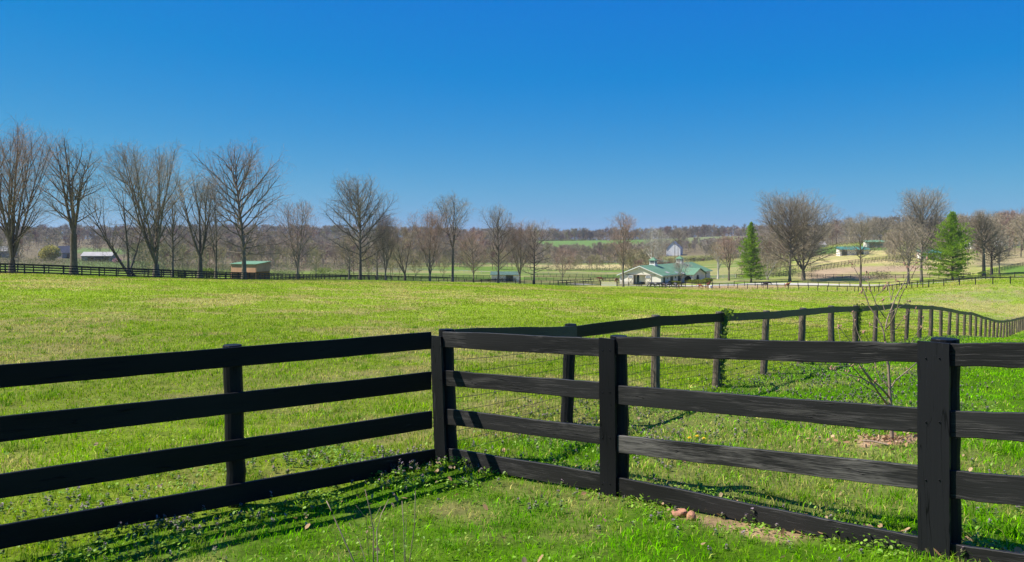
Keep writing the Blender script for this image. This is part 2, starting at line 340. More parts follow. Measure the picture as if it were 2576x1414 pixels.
def scatter_grass():
    r=np.random.default_rng(5)
    n=700000
    # density falls with distance so that the turf stays equally covered on the ground as it recedes
    p=-.55; a0,a1=3.6**(p+1),235.**(p+1); Y=(a0+(a1-a0)*r.random(n))**(1/(p+1))
    X=(r.random(n)*2-1)*(.66*Y+1.4); k=X<(.70*Y+1.5); X=X[k];Y=Y[k]
    u,lawn,dry,soil,n1,n2,n3=masks(X,Y)
    tall=sm(fbm(X*1.1,Y*1.1,77),.5,.72)
    keep=r.random(len(X))>np.clip(soil*1.05,0,.93); 
    X,Y,lawn,dry,tall,n1,n2=[q[keep] for q in (X,Y,lawn,dry,tall,n1,n2)]; n=len(X)
    h=(.03+.045*r.random(n)**1.5)*(1-.15*lawn)+.04*tall*(1-.6*lawn)
    behind=((X*.69+Y*.72)-(.875*.69+7.37*.72)>0)&(yard(X,Y)>0)&(Y<11)     # longer, lusher behind the right-hand boards
    h=h*np.where(behind,1.55,1)*(1+.6*sm(Y,12,60))*(1+.8*sm(Y,60,200)); w=.0060*(Y/6)**.74*r.uniform(.55,1.45,n)
    isdry=r.random(n)<np.clip(.02+.045*(1-lawn)+.80*dry,0,.92)
    g=mixc(np.broadcast_to(np.array([.29,.43,.003]),(n,3)),np.array([.175,.47,.001]),np.clip(lawn*.75+.3*(r.random(n)-.3)+.3*tall,0,1))
    g=mixc(g,np.array([.32,.385,.03]),sm(Y,9,40)*.5*(1-.4*lawn))
    g=mixc(g,np.array([.58,.46,.15]),isdry*r.uniform(.55,1,n))*np.exp(r.normal(0,.3,n))[:,None]*(.75+.5*fbm(X*3.1,Y*3.1,91))[:,None]*(.74+.52*fbm(X*.42,Y*.22,93))[:,None]
    blades('grass','short mixed green and straw coloured pasture grass',X,Y,h,w,g,lean=.85,seed=3)
    # tussocks of taller grass
    m=1500; TXc=[];TYc=[]
    Yc=4.2+26*r.random(m)**1.6; Xc=(r.random(m)*2-1)*.68*Yc
    cnt=r.integers(14,40,m); X=np.repeat(Xc,cnt); Y=np.repeat(Yc,cnt); sp=np.repeat(r.uniform(.02,.07,m)*(Yc/6)**.5,cnt); hh=np.repeat(r.uniform(.07,.16,m),cnt); tone=np.repeat(r.random(m),cnt)
    n=len(X); X=X+r.normal(0,1,n)*sp; Y=Y+r.normal(0,1,n)*sp; _,lawn,dry,soil,_,_,_=masks(X,Y); k=soil<.5; X,Y,hh,tone,lawn=X[k],Y[k],hh[k],tone[k],lawn[k]; n=len(X)
    c=mixc(np.broadcast_to(np.array([.09,.27,.003]),(n,3)),np.array([.28,.40,.03]),tone)*r.uniform(.75,1.25,n)[:,None]
    blades('tall_grass','tufts of taller grass standing out of the pasture',X,Y,hh*(1-.25*lawn)*r.uniform(.6,1.1,n),.0045*(Y/6)**.6,c,lean=.9,seed=9)
scatter_grass()

# ------------------------------------------------------------------ broad-leaved weeds, dead-nettle, dry leaves
LF=[(-2.32,7.02),(-.738,8.82)]; LFX=[(-6.2,2.6),(-.738,8.82)]
MF=[(-.6,8.9),(.8,11.65),(12.5,28.1),(25,45.7)]
def near_line(r,pts,n,off,sig):
    pts=np.array(pts,float); L=np.hypot(*np.diff(pts,axis=0).T); i=r.choice(len(L),n,p=L/L.sum()); t=r.random(n)
    P=pts[i]+(pts[i+1]-pts[i])*t[:,None]; d=(pts[i+1]-pts[i])/L[i][:,None]; nn=np.stack([d[:,1],-d[:,0]],1)
    P=P+nn*(off+r.normal(0,sig,n))[:,None]; return P[:,0],P[:,1]
def leaves(name,label,X,Y,Z,size,col,tilt,seed,matn='leaf',cat='weeds'):
    r=np.random.default_rng(seed); n=len(X); az=r.uniform(0,2*pi,n)
    a=np.stack([np.cos(az),np.sin(az),r.normal(0,tilt,n)],1); a/=np.linalg.norm(a,axis=1,keepdims=True)
    b=np.stack([-np.sin(az),np.cos(az),r.normal(0,tilt,n)],1); b/=np.linalg.norm(b,axis=1,keepdims=True)
    p=np.stack([X,Y,Z],1); s=size[:,None]; up=np.array([0,0,1.])*s*.12
    v=np.stack([p-a*s,p-a*s*.35+b*s*.62+up,p+a*s*.45+b*s*.55+up,p+a*s,p+a*s*.45-b*s*.55+up,p-a*s*.35-b*s*.62+up],1).reshape(-1,3)
    i=(np.arange(n)*6)[:,None]
    o=MB().add(v,np.vstack([i+np.array([[0,1,2,3]]),i+np.array([[0,3,4,5]])]),col=np.repeat(col,6,axis=0)).build(name,M[matn])
    return tag(o,label,cat,kind='stuff')
def weeds():
    r=np.random.default_rng(21)
    A=[near_line(r,LFX,3000,.25,.2),near_line(r,RF,8000,-.2,.16),near_line(r,RF,5000,.3,.2),near_line(r,MF,16000,.45,.45),near_line(r,LF,3500,-.6,.5)]
    n=9000; Yr=4+9*r.random(n); Xr=(r.random(n)*2-1)*.66*Yr; A.append((Xr,Yr))
    X=np.concatenate([a[0] for a in A]); Y=np.concatenate([a[1] for a in A])
    cl=fbm(X*2.4,Y*2.4,5); k=(cl>.42+.12*r.random(len(X))); X,Y,cl=X[k],Y[k],cl[k]; n=len(X)
    top=.015+.085*sm(cl,.45,.75)
    Z=ground(X,Y)+top*r.random(n)**.7
    c=mixc(np.broadcast_to(np.array([.14,.30,.015]),(n,3)),np.array([.26,.40,.04]),r.random(n))*r.uniform(.65,1.3,n)[:,None]
    leaves('clover','low clover and ground ivy crowding along the fence lines',X,Y,Z,r.uniform(.008,.019,n)*(Y/6)**.35,c,.5,4,cat='clover')
    # dead-nettle: stems with whorls, purple at the top
    A=[near_line(r,LFX,60,.3,.28),near_line(r,RF,70,-.22,.16),near_line(r,RF,60,.4,.3),near_line(r,MF,600,.6,.6),near_line(r,LFX,110,-.9,.7)]
    for (u,Yc,su,sy,m) in ((330,6.6,150,.4,170),(1000,8.6,60,.3,130),(770,8.6,80,.4,60),(2200,12.5,160,1.6,300),(1650,9.6,120,.8,170),(2120,16,180,2.5,380),(2500,6.6,80,.6,40),(1500,12,140,1.5,150)):
        yy=r.normal(Yc,sy,m); A.append(((r.normal(u,su,m)-XC)*yy/F,yy))
    X=np.concatenate([a[0] for a in A]); Y=np.concatenate([a[1] for a in A]); k=(Y>3.6); X,Y=X[k],Y[k]; n=len(X)
    H=r.uniform(.035,.10,n)*np.where(r.random(n)<.12,1.5,1); g=ground(X,Y); LX=[];LY=[];LZ=[];S=[];Cc=[]
    for lev,(f,cnt,sz) in enumerate(((.35,4,.014),(.6,4,.013),(.8,5,.011),(.97,5,.008))):
        for q in range(cnt):
            a=r.uniform(0,2*pi,n); rr=sz*.9
            LX.append(X+np.cos(a)*rr);LY.append(Y+np.sin(a)*rr);LZ.append(g+H*f+r.normal(0,.006,n)); S.append(r.uniform(.8,1.2,n)*sz*(Y/6)**.3)
            base=[(.11,.22,.03),(.13,.22,.04),(.19,.19,.09),(.31,.23,.26)][lev]; Cc.append(np.array(base)*r.uniform(.75,1.25,n)[:,None])
    leaves('deadnettle','purple topped dead-nettle flowering through the turf by the fences',np.concatenate(LX),np.concatenate(LY),np.concatenate(LZ),np.concatenate(S),np.vstack(Cc),.45,8,cat='wildflowers')
    # dry leaves lying in the grass and under the boards
    A=[near_line(r,RF[1:],800,-.2,.1),near_line(r,LF,60,.5,.35)]; m=150; yy=4+9*r.random(m); A.append(((r.random(m)*2-1)*.6*yy,yy)); 
    yy=r.normal(SAP[1],.25,60); A.append((r.normal(SAP[0],.4,60),yy)); yy=r.normal(SAP[1],.2,260); A.append((r.normal(SAP[0]+.05,.33,260),yy))
    X=np.concatenate([a[0] for a in A]); Y=np.concatenate([a[1] for a in A]); n=len(X)
    c=mixc(np.broadcast_to(np.array([.34,.19,.09]),(n,3)),np.array([.46,.33,.19]),r.random(n))*r.uniform(.7,1.2,n)[:,None]
    leaves('leaf_litter','curled brown dry leaves lying in the grass and under the boards',X,Y,ground(X,Y)+r.uniform(.02,.05,n),r.uniform(.012,.034,n),c,.8,12,'litter',cat='dry leaves')
weeds()
# ------------------------------------------------------------------ near board fences
def board(name,mt,parent,t0,b0,t1,b1,th,nrm,seed,n=26,wob=.004,base=None):
    """plank between two ends given by top/bottom corners; nrm points to the front face"""
    r=np.random.default_rng(seed); t0,b0,t1,b1=[np.asarray(q,float) for q in (t0,b0,t1,b1)]; nrm=np.asarray(nrm,float); nrm=nrm/np.linalg.norm(nrm)
    V=[];W=[]; L=np.linalg.norm(t1-t0); hgt=np.linalg.norm(t0-b0); off=seed*3.7
    wt=np.cumsum(r.normal(0,wob*.45,n+1)); wt-=np.linspace(wt[0],wt[-1],n+1); wb=np.cumsum(r.normal(0,wob*.45,n+1)); wb-=np.linspace(wb[0],wb[-1],n+1)
    bow=r.normal(0,.006)
    for i in range(n+1):
        f=i/n; t=t0+(t1-t0)*f+np.array([0,0,wt[i]]); b=b0+(b1-b0)*f+np.array([0,0,wb[i]]); bb=nrm*bow*math.sin(pi*f); t=t+bb; b=b+bb
        ch=.004; d=(t-b)/np.linalg.norm(t-b)
        for p,y in ((b+d*ch,0.),(t-d*ch,hgt)): V.append(p); W.append((f*L+off,y,off))                       # front face
        V.append(t-nrm*ch); W.append((f*L+off,hgt+.004,off)); V.append(t-nrm*th); W.append((f*L+off,hgt+th,off))
        V.append(b-nrm*th); W.append((f*L+off,hgt*2+th,off)); V.append(b-nrm*ch); W.append((f*L+off,-.004,off))
    F4=[(i*6+q,i*6+(q+1)%6,(i+1)*6+(q+1)%6,(i+1)*6+q) for i in range(n) for q in range(6)]
    F4+=[(0,5,4,1),(1,4,3,2)]; e=n*6; F4+=[(e+1,e+4,e+5,e),(e+2,e+3,e+4,e+1)]
    return MB().add(V,F4,uvw=W).build(name,mt,parent,base=base)
def post(name,mt,parent,pb,pt,r0,r1,seed,base=None,k=16,n=10,chamfer=True):
    r=np.random.default_rng(seed); pb=np.asarray(pb,float); pt=np.asarray(pt,float); pts=[];rad=[]
    for i in range(n+1):
        f=i/n; pts.append(pb+(pt-pb)*f+np.array([r.normal(0,.003),r.normal(0,.003),0])*(0<i<n)); rad.append((r0+(r1-r0)*f)*(1+r.normal(0,.012)))
    if chamfer: pts.append(pt+np.array([0,0,.003])); rad.append(r1*.97)
    m=MB().loft(pts,rad,k); w=m.w[0]; w[:,0]+=seed*2.3; w[:,2]=seed*1.1
    return m.build(name,mt,parent,smooth=False,base=base)
# --- left section, seen from its shaded side
nL=np.array([.752,-.659,0])
def Lat(x,y):                                        # point on the left fence plane under pixel (x,y)
    k=(x-XC)/F; Y=(-2.319-7.02*.8785)/(k-.8785); return at(x,y,Y)
f1=thing('board_fence','black four board fence in shade running in from the left edge to the corner','fence',[-2.32,7.02,g1(-2.32,7.02)]); B1=wp(f1)
LB=[((0,920,977),(1085,835,878)),((0,1049,1112),(1085,935,980)),((0,1192,1253),(1087,1034,1078)),((0,1322,1383),(1095,1130,1173))]
for i,((xa,ta,ba),(xb,tb,bb)) in enumerate(LB):
    # planks are two bays long; butt joint behind the left post, the outer planks run on beyond the picture
    sl=lambda x:((ta+(tb-ta)*(x-xa)/(xb-xa)),(ba+(bb-ba)*(x-xa)/(xb-xa)))
    A=Lat(xa,ta),Lat(xa,ba); Bq=Lat(xb,tb),Lat(xb,bb)
    ext=lambda p,q,k:p+(p-q)*k
    board('rail',M['board_dark'],f1,ext(A[0],Bq[0],.45),ext(A[1],Bq[1],.45),Bq[0],Bq[1],.028,nL,11+i,n=60,wob=.0018,base=B1)
for j,(xt,xb,yt,yb) in enumerate(((602,613,871,1300),)):
    Yp=7.02; off=-nL*.115
    post('post',M['post_dark'],f1,Lat(xb,yb)+off-[0,0,.1],Lat(xt,yt)+off,.082,.078,3,base=B1)
# posts further left, outside the frame but holding the planks up
d=np.array([-1.58,-1.80]); 
for q in (1.0,1.9):
    X,Y=-2.32+d[0]*q*.98,7.02+d[1]*q*.98
    gz=g1(X,Y); post('post',M['post_dark'],f1,np.array([X-nL[0]*.115,Y-nL[1]*.115,gz-.1]),np.array([X-nL[0]*.115,Y-nL[1]*.115,gz+1.43]),.082,.078,5+int(q*3),base=B1)

# --- right section, sunlit side towards us
nR=np.array([-.69,-.724,0]); 
def Ron(i,x,y):                                      # point on bay i of the right fence under pixel (x,y)
    (ax,ay),(bx,by)=RF[i],RF[i+1]; k=(x-XC)/F; s=(bx-ax)/(by-ay); Y=(ax-s*ay)/(k-s); return at(x,y,Y)
f2=thing('board_fence','weathered black four board fence in sun from the corner post to the right edge','fence',[.86,7.37,g1(.86,7.37)]); B2=wp(f2)
RB=[[((1113,834.6,873),(1512,852,898)),((1118,932,971),(1512,962,1006)),((1122,1028.6,1068),(1512,1075.6,1118)),((1128,1128,1170),(1512,1191,1235))],
    [((1550,847.5,892),(2316,861,921)),((1553,970,1017),(2316,1027,1090)),((1553,1095,1139),(2316,1173,1232)),((1553,1201,1246),(2316,1352,1405))],
    [((2382,865,922),(2700,858,926)),((2384,1033,1101),(2700,1043,1116)),((2384,1183,1253),(2700,1210,1289)),((2382,1366,1412),(2700,1412,1475))]]
mats=[['board_mid','board_mid','board_mid','board_mid'],['board_mid','board_mid','board_worn','board_mid'],['board_mid']*4]
for b in range(3):
    for i,((xa,ta,ba),(xb,tb,bb)) in enumerate(RB[b]):
        o=board('rail',M[mats[b][i]],f2,Ron(b,xa,ta),Ron(b,xa,ba),Ron(b,xb,tb),Ron(b,xb,bb),.028,nR,31+b*4+i,n=44,wob=.0026,base=B2)
        if b==1 and i==2: o['label']='board with the paint peeled to grey wood'
        if b==1 and i==0:                            # broken lower edge and notch near the big post
            me=o.data; N=len(me.vertices)
            for v in me.vertices:
                f=(v.index//6)/44; q=v.index%6
                if f>.86 and q in (0,4,5): v.co.z+= .022*min(1,(f-.86)/.04)
                if f>.89 and q in (1,2,3): v.co.z-= .008
def batten(xc,w,yt,yb,i,seed,proud=.03,lean=0.):
    """vertical cover board nailed over the joints"""
    (ax,ay),(bx,by)=RF[i],RF[i+1]; dd=np.array([bx-ax,by-ay,0]); dd/=np.linalg.norm(dd)
    c=Ron(i,xc,yt); cb=Ron(i,xc+lean,yb); cb=cb*1.; h=w/2
    t0=cb+nR*proud+dd*h-[0,0,.12]; b0=cb+nR*proud-dd*h-[0,0,.12]; t1=c+nR*proud+dd*h; b1=c+nR*proud-dd*h
    V0=[t0,b0,t1,b1]
    n=24; V=[];W=[]; off=seed*5.1; th=.026; r=np.random.default_rng(seed)
    L=np.linalg.norm(t1-t0)
    for k in range(n+1):
        f=k/n; p=b0+(b1-b0)*f; q=t0+(t1-t0)*f; p=p+dd*r.normal(0,.0012); q=q+dd*r.normal(0,.0012)
        V+= [p,q,q-nR*th,p-nR*th]; W+=[(f*L+off,0,off),(f*L+off,w,off),(f*L+off,w+th,off),(f*L+off,-th,off)]
    F4=[(k*4+a,k*4+(a+1)%4,k*4+4+(a+1)%4,k*4+4+a) for k in range(n) for a in range(4)]+[(0,3,2,1),(n*4,n*4+1,n*4+2,n*4+3)]
    return MB().add(V,F4,uvw=W).build('batten',M['post_dark'],f2,base=B2)
batten(1100,.165,845,1165,0,3,lean=13); batten(1530,.17,851,1240,0,4,lean=4); batten(2350,.196,860,1398,1,5,lean=1)
for (i,xt,xb,yt,yb,rr,sd) in ((0,1101,1113,831,1170,.083,11),(0,1536,1541,848,1248,.080,12),(1,2362,2366,857,1400,.088,13)):
    a=Ron(i,xt,yt)-nR*.118; b=Ron(i,xb,yb)-nR*.118-[0,0,.12]
    post('post',M['post_dark'],f2,b,a,rr,rr*.97,sd,base=B2)
X,Y=4.63,3.37; gz=g1(X,Y); post('post',M['post_dark'],f2,[X+.08,Y+.09,gz-.1],[X+.08,Y+.09,gz+1.44],.085,.082,14,base=B2)
# nail heads on the battens
nh=MB()
for (xc,i,ys) in ((1530,0,(880,985,1100,1215)),(2350,1,(900,1060,1205,1385)),(1104,0,(870,955,1050,1145))):
    for y in ys:
        for dx in (-10,9): 
            p=Ron(i,xc+dx*(1 if i==0 else 1.8),y)+nR*.031; nh.tubes([p],[p+nR*.006],.006,.004,6)
nh.build('nail_heads',M['far_black'],f2,base=B2)['kind']='stuff'

# --- wire fence running away behind the corner
f3=thing('wire_fence','woven wire fence on round posts with one dark top board winding over the rise','fence',[.8,11.65,g1(.8,11.65)]); B3=wp(f3)
r=np.random.default_rng(4); PW=[]
n=0; z=11.65; zs=[]
while z<150: zs.append(z); z+=2.28 if z<45 else 2.12
def wx(Y): return .8+.71*(Y-11.65)-.00004*max(0,Y-60)**2*10
nM=np.array([.80,-.6,0])
for n,Y in enumerate(zs):
    X=wx(Y); g=g1(X,Y); h=1.41+r.normal(0,.018)+(.06 if n==2 else 0)
    ln=np.array([.05+r.normal(0,.025),.02,0]); rad=.078*r.uniform(.88,1.1)
    b=np.array([X,Y,g-.05])-ln*.7; t=np.array([X,Y,g+h])+ln*.6; PW.append((b,t,g,h))
    post('post',M['post_dark'] if n==0 else M['post_old'],f3,b,t,rad*1.06,rad*.97,50+n,base=B3,k=12 if n<14 else 7,n=8 if n<14 else 3)
# top board: planks two bays long
tops=[np.array([t[0],t[1],0])+nM*.105+np.array([0,0,g+h-.015]) for b,t,g,h in PW]
start=np.array([-.62,8.98,Ron(0,1124,833)[2]-.0]); tops=[start]+tops
seq=[(0,1)]+[(k,min(k+2,len(tops)-1)) for k in range(1,len(tops)-1,2)]
for q,(a,b) in enumerate(seq):
    if a==b: continue
    mt=M['rail_blue'] if q not in(1,) else M['board_dark']
    hb=np.array([0,0,.165]); mid=tops[a:b+1]
    m=MB(); V=[];W=[]
    pts=[]
    for k in range(len(mid)-1):
        for s in range(6): pts.append(mid[k]+(mid[k+1]-mid[k])*s/6)
    pts.append(mid[-1]); L=0
    for k,p in enumerate(pts):
        if k: L+=np.linalg.norm(p-pts[k-1])
        w1,w2=r.normal(0,.004,2); th=np.array(nM)*.026
        V+=[p-hb+[0,0,w1],p+[0,0,w2],p+[0,0,w2]-th,p-hb+[0,0,w1]-th]; W+=[(L+q*9.1,0,q),(L+q*9.1,.165,q),(L+q*9.1,.19,q),(L+q*9.1,-.03,q)]
    K=len(pts); m.add(V,[(i*4+c,i*4+(c+1)%4,i*4+4+(c+1)%4,i*4+4+c) for i in range(K-1) for c in range(4)]+[(3,2,1,0),(K*4-4,K*4-3,K*4-2,K*4-1)],uvw=W).build('top_rail',mt,f3,base=B3)
# woven wire: ten horizontals, close verticals near us
p0=[];p1=[];rr=[]
XY=[(-.62,8.98)]+[(wx(Y),Y) for Y in zs if Y<75]; hts=np.concatenate([np.linspace(.06,.5,5),np.linspace(.64,1.2,5)])
off=-nM*.02
for (xa,ya),(xb,yb) in zip(XY[:-1],XY[1:]):
    S=4
    for s in range(S):
        A=np.array([xa+(xb-xa)*s/S,ya+(yb-ya)*s/S]); Bb=np.array([xa+(xb-xa)*(s+1)/S,ya+(yb-ya)*(s+1)/S])
        ga=g1(*A); gb=g1(*Bb)
        for k,hh in enumerate(hts):
            sa=.012*math.sin(pi*s/S*1)-.006; sb=.012*math.sin(pi*(s+1)/S)-.006
            p0.append([A[0]+off[0],A[1]+off[1],ga+hh-sa]); p1.append([Bb[0]+off[0],Bb[1]+off[1],gb+hh-sb]); rr.append(.0022+.00013*A[1])
    if ya<30:
        nv=int(np.hypot(xb-xa,yb-ya)/.10)
        for s in range(nv):
            A=np.array([xa+(xb-xa)*s/nv,ya+(yb-ya)*s/nv]); ga=g1(*A)
            zz=np.linspace(.06,1.2,4); jx=r.normal(0,.006,4)
            for k in range(3):
                p0.append([A[0]+off[0]+jx[k],A[1]+off[1],ga+zz[k]]); p1.append([A[0]+off[0]+jx[k+1],A[1]+off[1],ga+zz[k+1]]); rr.append(.0015)
MB().tubes(p0,p1,np.array(rr),np.array(rr),3).build('wire_mesh',M['wire'],f3,base=B3)
# ivy on two of its posts
for n,lab,dens in ((2,'ivy climbing the third post of the wire fence above a weedy patch',520),(6,'bright ivy tuft over the wire fence board left of the sapling',330)):
    b,t,g,h=PW[n]; m=dens; f=r.random(m)**.8; P=b+(t-b)*f[:,None]*1.04; side=np.array([.8,-.55,0])
    P=P+side*(.085+.03*np.abs(r.normal(0,1,m)))[:,None]+np.stack([r.normal(0,.03,m),r.normal(0,.03,m),np.zeros(m)],1)
    wide=(f<.12)|(f>.9); P[wide]+=np.stack([r.normal(0.02,.07,m),r.normal(0,.05,m),r.normal(0,.03,m)],1)[wide]
    ct=thing('ivy_vine',lab,'vine',[b[0],b[1],g],'ivy on the wire fence posts'); 
    az=r.uniform(0,2*pi,m); s=r.uniform(.016,.032,m)[:,None]; a=np.stack([np.cos(az),np.sin(az)*.4,np.sin(az)],1)*s; bb=np.stack([-np.sin(az),r.normal(0,.4,m),np.cos(az)],1)*s*.8
    V=np.stack([P-a,P+bb,P+a,P-bb],1).reshape(-1,3); i=(np.arange(m)*4)[:,None]
    c=mixc(np.broadcast_to(np.array([.07,.13,.015]),(m,3)),np.array([.17,.24,.03]),r.random(m))
    MB().add(V,i+np.array([[0,1,2,3]]),col=np.repeat(c,4,0)).build('foliage',M['leaf'],ct,base=wp(ct))
    pts=[b+side*.09+(t-b)*k/8+np.array([.012*math.sin(k*2),.0,0]) for k in range(9)]
    MB().loft(pts,[.008]*9,5).build('stem',M['twig_near'],ct,base=wp(ct))

# ------------------------------------------------------------------ foreground plants and stones
def zp(zx,zy,ox,oy,zm): return ((ox+zx/zm)/1.5907,(oy+zy/zm)/1.5907)
def stems(lines,ox,oy,zm,Y0,r0,r1,seed,spread=.12):
    r=np.random.default_rng(seed); out=[]
    for pts,ra,rb in lines:
        dz=r.normal(0,spread); P=[]
        for k,(a,b) in enumerate(pts):
            x,y=zp(a,b,ox,oy,zm); P.append(at(x,y,Y0+dz*k/max(1,len(pts)-1)))
        n=len(P); out.append((P,[ra+(rb-ra)*k/(n-1) for k in range(n)]))
    return out
sap=thing('sapling','bare young sapling with pink buds in a patch of red soil behind the boards','sapling',SAP); S0=wp(sap)
LOW=[([(803,1345),(800,1290),(795,1200),(788,1040),(785,960),(780,870),(775,790),(770,680),(748,600),(742,470)],.022,.012)]
tr=stems(LOW,3200,1150,2.175,9.2,0,0,1,spread=0)
m=MB()
for P,R in tr: P[0]=SAP-np.array([0,0,.05]); m.loft(P,R,9)
m.build('trunk',M['twig_near'],sap,smooth=True,base=S0)
BR=[([(772,1035),(690,930),(640,850),(540,790),(450,680),(425,610)],.012,.005),([(640,850),(560,740),(500,640)],.009,.004),([(785,965),(700,870),(610,790),(530,690),(470,560)],.012,.004),
    ([(781,880),(740,830),(700,790),(660,700),(640,600)],.009,.004),([(786,880),(830,810),(930,730),(1030,640)],.010,.005),([(540,790),(420,760),(300,715)],.006,.003),([(450,680),(330,690),(270,705)],.005,.003),([(690,930),(600,880),(510,820),(400,745)],.006,.003),([(740,830),(690,850),(660,820)],.004,.002)]
UP=[([(640,1300),(625,1190),(590,1080),(520,960),(430,830),(380,690),(330,560),(290,430),(220,300),(200,260)],.010,.0035),([(650,1160),(650,1130),(670,1000),(720,880),(770,740),(830,620),(890,520),(950,390),(1040,260),(1075,150)],.010,.003),
    ([(650,1130),(720,1050),(790,900),(850,700),(900,600),(990,450),(1050,330),(1190,210)],.008,.003),([(660,990),(640,980),(570,880),(510,780),(440,600),(400,470)],.007,.003),([(510,780),(515,690),(630,590)],.004,.0025),
    ([(720,745),(700,630),(675,540)],.005,.0025),([(720,745),(760,580),(800,490)],.005,.0025),([(690,930),(850,830),(960,770)],.005,.0025),([(790,1130),(900,980),(960,910),(1050,880)],.005,.0025),([(890,1330),(1000,1320),(1060,1200),(1130,1110),(1170,970)],.005,.0025),
    ([(60,1330),(40,1300),(0,1100)],.004,.002),([(190,1330),(170,1300),(30,1120)],.005,.0025),([(450,1330),(430,1300),(350,1180)],.004,.002),([(330,1320),(320,1290),(270,1180),(230,1020),(190,930)],.005,.0025),([(380,690),(330,640),(320,660)],.003,.002),([(290,430),(330,470),(400,405)],.003,.002),([(950,390),(930,300)],.003,.002),([(590,1080),(540,1120),(450,1090)],.004,.002),([(650,1130),(760,1160),(900,985)],.004,.002),([(720,880),(640,900),(600,770)],.004,.002)]
m=MB(); bd=MB(); r=np.random.default_rng(3)
L1=stems(BR,3200,1150,2.175,9.2,0,0,5,.25)+stems(UP,3350,980,3.367,9.2,0,0,6,.2)
for P,R in L1: m.loft(P,R,6)
m.build('crown',M['twig_near'],sap,smooth=True,base=S0)
for P,R in L1:
    for e in (P[-1],P[-2] if len(P)>3 else P[-1]):
        for q in range(2):
            c=e+r.normal(0,.012,3); t=c+r.normal(0,.008,3)+[0,0,.022]; bd.loft([c,(c+t)/2,t],[.003,.0085,.002],6)
bd.build('buds',M['bud'],sap,base=S0)['kind']='stuff'
TW=[([(605,1050),(628,1095),(650,1150),(700,1260),(770,1414),(800,1500)],.005,.006),([(835,980),(870,1130),(885,1230),(885,1414),(880,1520)],.0035,.006),([(975,1040),(930,1130),(905,1230),(910,1414),(905,1520)],.003,.005),([(780,1075),(840,1150),(880,1235)],.002,.0025),([(1135,990),(1130,1200),(1100,1414),(1085,1520)],.003,.005),
    ([(1055,1050),(1065,1200),(1070,1414),(1065,1520)],.003,.004),([(1080,1150),(1078,1300),(1070,1420)],.002,.003),([(1005,1210),(1010,1414),(1000,1500)],.002,.003),([(930,1080),(890,1160),(872,1150)],.002,.002),([(740,1180),(800,1290),(840,1414),(850,1500)],.0025,.003),([(660,1270),(680,1400),(700,1500)],.002,.003),([(950,1340),(955,1420)],.002,.002)]
q=gp(925,4.6); tw=thing('twig_bush','thin bare brown twigs poking up from the lawn at the bottom edge','twigs',q)
m=MB()
for P,R in stems(TW,900,1300,1.49,4.6,0,0,9,.2):
    P[-1][2]=min(P[-1][2],q[2]-.02); m.loft(P,[v*.65 for v in R],6)
m.build('stems',M['twig_near'],tw,smooth=True,base=wp(tw))
def rock(x,y,Y,sx,sy,sz,seed,label,mt='rock'):
    p=gp(x,Y); bm=bmesh.new(); bmesh.ops.create_icosphere(bm,subdivisions=3,radius=1); r=np.random.default_rng(seed); pl=[(lambda v:v/np.linalg.norm(v))(r.normal(0,1,3)) for _ in range(9)]
    for v in bm.verts:
        c=np.array(v.co)
        for n in pl: 
            dd=c@n-.72
            if dd>0: c=c-n*dd
        c=c*(1+.1*(vnoise(np.array([c[0]*3]),np.array([c[1]*3+c[2]]),seed)[0]-.5)); v.co=(c[0]*sx,c[1]*sy,c[2]*sz)
    me=bpy.data.meshes.new('rock'); bm.to_mesh(me); bm.free(); me.materials.append(M[mt]); o=link('rock',me); o.location=p+np.array([0,0,sz*.3]); o.rotation_euler=(.1,.2,seed); tag(o,label,'rock')
rock(1708,1308,6.62,.075,.06,.05,3,'flat red brown stone, larger one under the bottom board'); rock(1738,1312,6.5,.05,.045,.055,5,'rounder red brown stone touching the flat stone by the boards')
rock(2238,1130,8.95,.03,.03,.025,8,'small orange stone on the red soil by the sapling')
m=MB(); a,b=gp(2165,9.0),gp(2235,8.75); m.loft([a+[0,0,.05],(a+b)/2+[0,.02,.055],b+[0,0,.045]],[.008,.011,.007],6); o=m.build('stick',M['twig_near'],base=(a+b)/2); o.location=(a+b)/2; tag(o,'thin fallen stick lying left of the sapling on red soil','stick')
for k,(x,Y,lab) in enumerate(((1716,9.3,'largest yellow dandelion in the grass behind the middle board, leftmost'),(1733,9.6,'yellow dandelion just right of the largest one'),(1752,9.7,'small yellow dandelion between two others behind the board'),(1768,9.5,'yellow dandelion rightmost of the four behind the board'))):
    p=gp(x,Y); d=thing('dandelion',lab,'dandelion',p,'dandelions behind the right fence'); m=MB(); m.loft([p-[0,0,.02],p+[0,0,.05],p+[.005,0,.085]],[.003,.003,.003],5); m.build('stem',M.setdefault('stem_green',mat('green_stem',(.12,.2,.04),.7)),d,base=p)
    m=MB(); c=p+np.array([.005,0,.09])
    for i in range(16):
        t=2*pi*i/16
        for rr,hh in ((.024,.0),(.015,.008)):
            e=c+np.array([math.cos(t)*rr,math.sin(t)*rr,hh]); s=np.array([-math.sin(t),math.cos(t),0])*.004; m.poly([c-s*.5,c+s*.5,e+s,e-s],[0,0,-.002])
    m.build('flower_head',M.setdefault('yellow',mat('yellow_petal',(.8,.52,.01),.6)),d,base=p)
